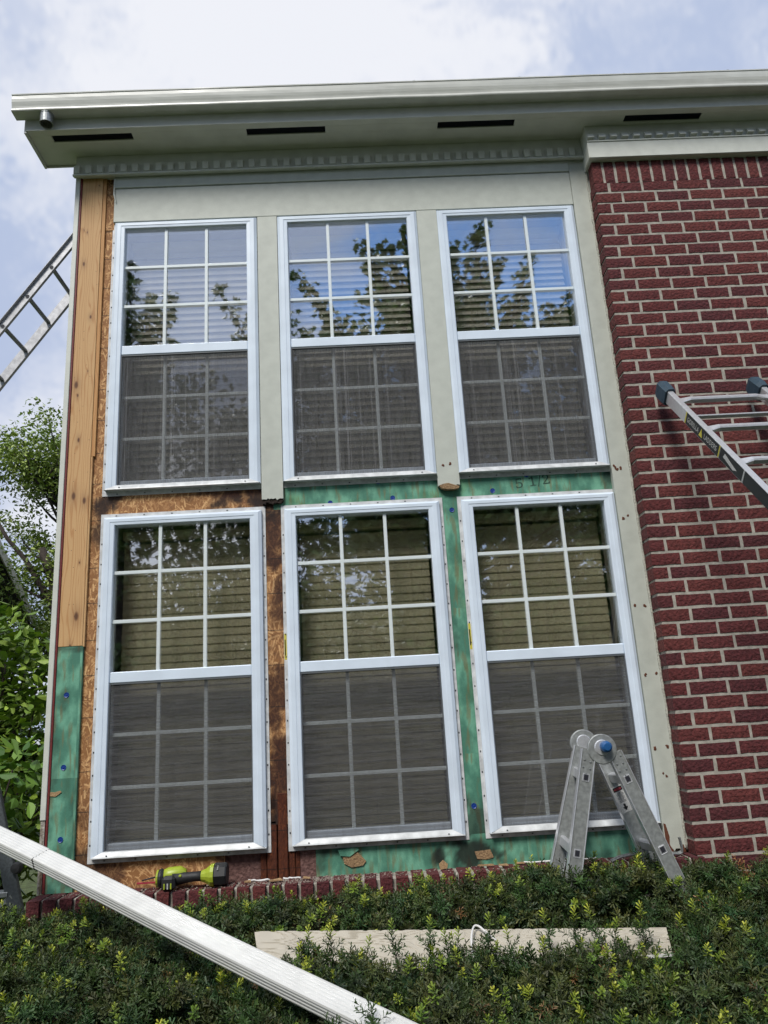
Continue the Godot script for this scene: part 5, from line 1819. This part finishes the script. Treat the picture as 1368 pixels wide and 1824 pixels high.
func sill_clutter():
	# --- cordless tool
	var o := Vector3(-0.965, 0.924, 0.06)
	var t := thing("cordless_tool", "lime green and black cordless tool lying on the brick sill", "power tool", "", o)
	var ax := Basis(Vector3(0, 0, -1), Vector3.UP, Vector3(1, 0, 0))
	part(t, "battery", lathe([Vector2(0.0001, 0.058), Vector2(0.046, 0.058), Vector2(0.050, 0.052), Vector2(0.051, 0.004), Vector2(0.046, 0.0), Vector2(0.0001, 0.0)], 8), M.rubber, Vector3(0.218, 0.049, 0.0), ax)
	part(t, "battery_socket", lathe([Vector2(0.0001, 0.062), Vector2(0.050, 0.060), Vector2(0.049, 0.045), Vector2(0.030, 0.020), Vector2(0.023, 0.0), Vector2(0.0001, 0.0)], 14), M.lime, Vector3(0.158, 0.047, 0.0), ax)
	part(t, "handle", tube([Vector3(0.03, 0.040, 0.005), Vector3(0.09, 0.045, 0.0), Vector3(0.13, 0.047, 0.0), Vector3(0.165, 0.047, 0.0)], [0.030, 0.0225, 0.021, 0.0225], 12), M.rubber)
	part(t, "body", tube([Vector3(0.085, 0.060, -0.02), Vector3(0.06, 0.060, -0.02), Vector3(0.01, 0.056, -0.015), Vector3(-0.015, 0.050, -0.012)], [0.018, 0.033, 0.035, 0.032], 14), M.lime)
	part(t, "collar", lathe([Vector2(0.0001, 0.026), Vector2(0.034, 0.024), Vector2(0.041, 0.014), Vector2(0.041, 0.006), Vector2(0.036, 0.0), Vector2(0.0001, 0.0)], 18), M.rubber, Vector3(-0.036, 0.047, -0.008), ax)
	part(t, "nose_ring", lathe([Vector2(0.0001, 0.008), Vector2(0.036, 0.008), Vector2(0.038, 0.0), Vector2(0.0001, 0.0)], 18), M.lime, Vector3(-0.044, 0.046, -0.008), ax)
	part(t, "motor_end", bmesh(Vector3(-0.012, 0.001, 0.012), Vector3(0.048, 0.062, 0.058), 0.012), M.rubber)
	for k in 3:
		part(t, "vent_slot", bmesh(Vector3(0.0 + k * 0.015, 0.010, 0.058), Vector3(0.006 + k * 0.015, 0.034, 0.0595), 0.0005), M.lime if k != 1 else M.sticker_white)
	part(t, "trigger", bmesh(Vector3(0.06, 0.052, 0.012), Vector3(0.072, 0.062, 0.028), 0.002), M.lime)
	part(t, "blade", bmesh(Vector3(-0.14, 0.026, -0.02), Vector3(-0.044, 0.034, -0.016), 0.001), M.red_bit)
	part(t, "bit", tube([Vector3(-0.044, 0.055, -0.01), Vector3(-0.115, 0.042, -0.012)], [0.004, 0.003], 7), M.black)
	for k in 3:
		part(t, "battery_contact", bmesh(Vector3(0.236, 0.072 - k * 0.001, 0.020 + k * 0.008), Vector3(0.241, 0.077 - k * 0.001, 0.0245 + k * 0.008), 0.0005), M.sticker_white, Vector3(0, 0.013 - k * 0.004, 0.006))
	# --- pry bar
	var pb := thing("pry_bar", "dull grey pry bar with an upturned end on the brick sill", "pry bar", "", Vector3(1.24, 0.928, 0.06))
	var pts := [Vector3(-0.17, -0.002, 0.03), Vector3(-0.13, 0.012, 0.026), Vector3(-0.08, 0.018, 0.02), Vector3(0.0, 0.018, 0.012), Vector3(0.10, 0.012, 0.005), Vector3(0.155, 0.006, 0.002), Vector3(0.172, 0.012, 0.0), Vector3(0.175, 0.03, 0.0), Vector3(0.170, 0.075, 0.0)]
	var st := begin()
	for i in pts.size() - 1:
		var d: Vector3 = pts[i + 1] - pts[i]
		sweep(st, rect(0.020, 0.007, 0.001), frame_at(pts[i], d, Vector3(0, 0.9, 0.3) if i < 6 else Vector3(-1, 0, 0)), frame_at(pts[i + 1], d, Vector3(0, 0.9, 0.3) if i < 6 else Vector3(-1, 0, 0)))
	part(pb, "bar", done(st), M.metal_dull)
	# --- wood chips and scraps
	var r := RandomNumberGenerator.new()
	r.seed = 5
	var spots := [[-0.60, 0.05, 0.016, "tiny pale wood chip on the sill below the insulation batt"], [-0.47, 0.06, 0.030, "pale wood chip on the sill under the rotten studs"], [-0.33, 0.05, 0.020, "wood chip on the sill just past the rotten studs"], [0.50, 0.03, 0.038, "longest wood splinter on the sill below the dark stain"], [0.58, 0.05, 0.024, "wood chip on the sill at the end of the long splinter"], [0.66, 0.03, 0.018, "small wood chip on the sill beside the folding ladder's leg"], [1.33, 0.04, 0.022, "wood chip on the sill next to the pry bar"]]
	for s in spots:
		var c := thing("wood_chip", s[3], "wood chip", "wood chips on the brick sill", Vector3(s[0], 0.930, s[1]))
		var g := begin()
		var w: float = s[2]
		var h := r.randf_range(0.006, 0.012)
		var p := [Vector3(-w, 0, -h), Vector3(w * 0.7, 0.002, -h * 0.6), Vector3(w, 0, h), Vector3(-w * 0.8, 0.001, h * 0.8)]
		var q := []
		for v in p:
			q.append(v + Vector3(r.randf_range(-0.002, 0.002), r.randf_range(0.003, 0.008), 0))
		var mid := Vector3(0, 0.003, 0)
		outward(g, [p[0], p[1], p[2], p[3]], mid)
		outward(g, [q[0], q[1], q[2], q[3]], mid)
		for k in 4:
			outward(g, [p[k], p[(k + 1) % 4], q[(k + 1) % 4], q[k]], mid)
		part(c, "chip", done(g), M.chip, Vector3.ZERO, Basis(Vector3.UP, r.randf_range(-0.4, 0.4)))
	var lean := thing("wood_scrap", "square tan wood scrap leaning on the green sheathing", "wood scrap", "", Vector3(0.30, 0.925, 0.02))
	part(lean, "scrap", extrude_poly([Vector2(-0.014, 0.0), Vector2(0.020, 0.004), Vector2(0.024, 0.022), Vector2(0.004, 0.040), Vector2(-0.016, 0.024)], -0.006, 0.006), M.chip)
	# strips of old white caulk along the back of the sill
	for s in [[-0.60, -0.50, "thin white caulk strip on the sill under the rotten studs"], [-0.44, -0.36, "short white caulk strip on the sill near the dark hedge tip"], [0.68, 1.02, "long white caulk line behind the folding ladder's legs on the sill"]]:
		var c := thing("caulk_strip", s[2], "caulk strip", "", Vector3(s[0], 0.928, 0.02))
		var pp := []
		var rr := []
		for i in 9:
			pp.append(Vector3((s[1] - s[0]) * i / 8.0, r.randf_range(0.0, 0.005), r.randf_range(-0.006, 0.006)))
			rr.append(r.randf_range(0.003, 0.0055))
		part(c, "strip", tube(pp, rr, 6), M.edge_white)
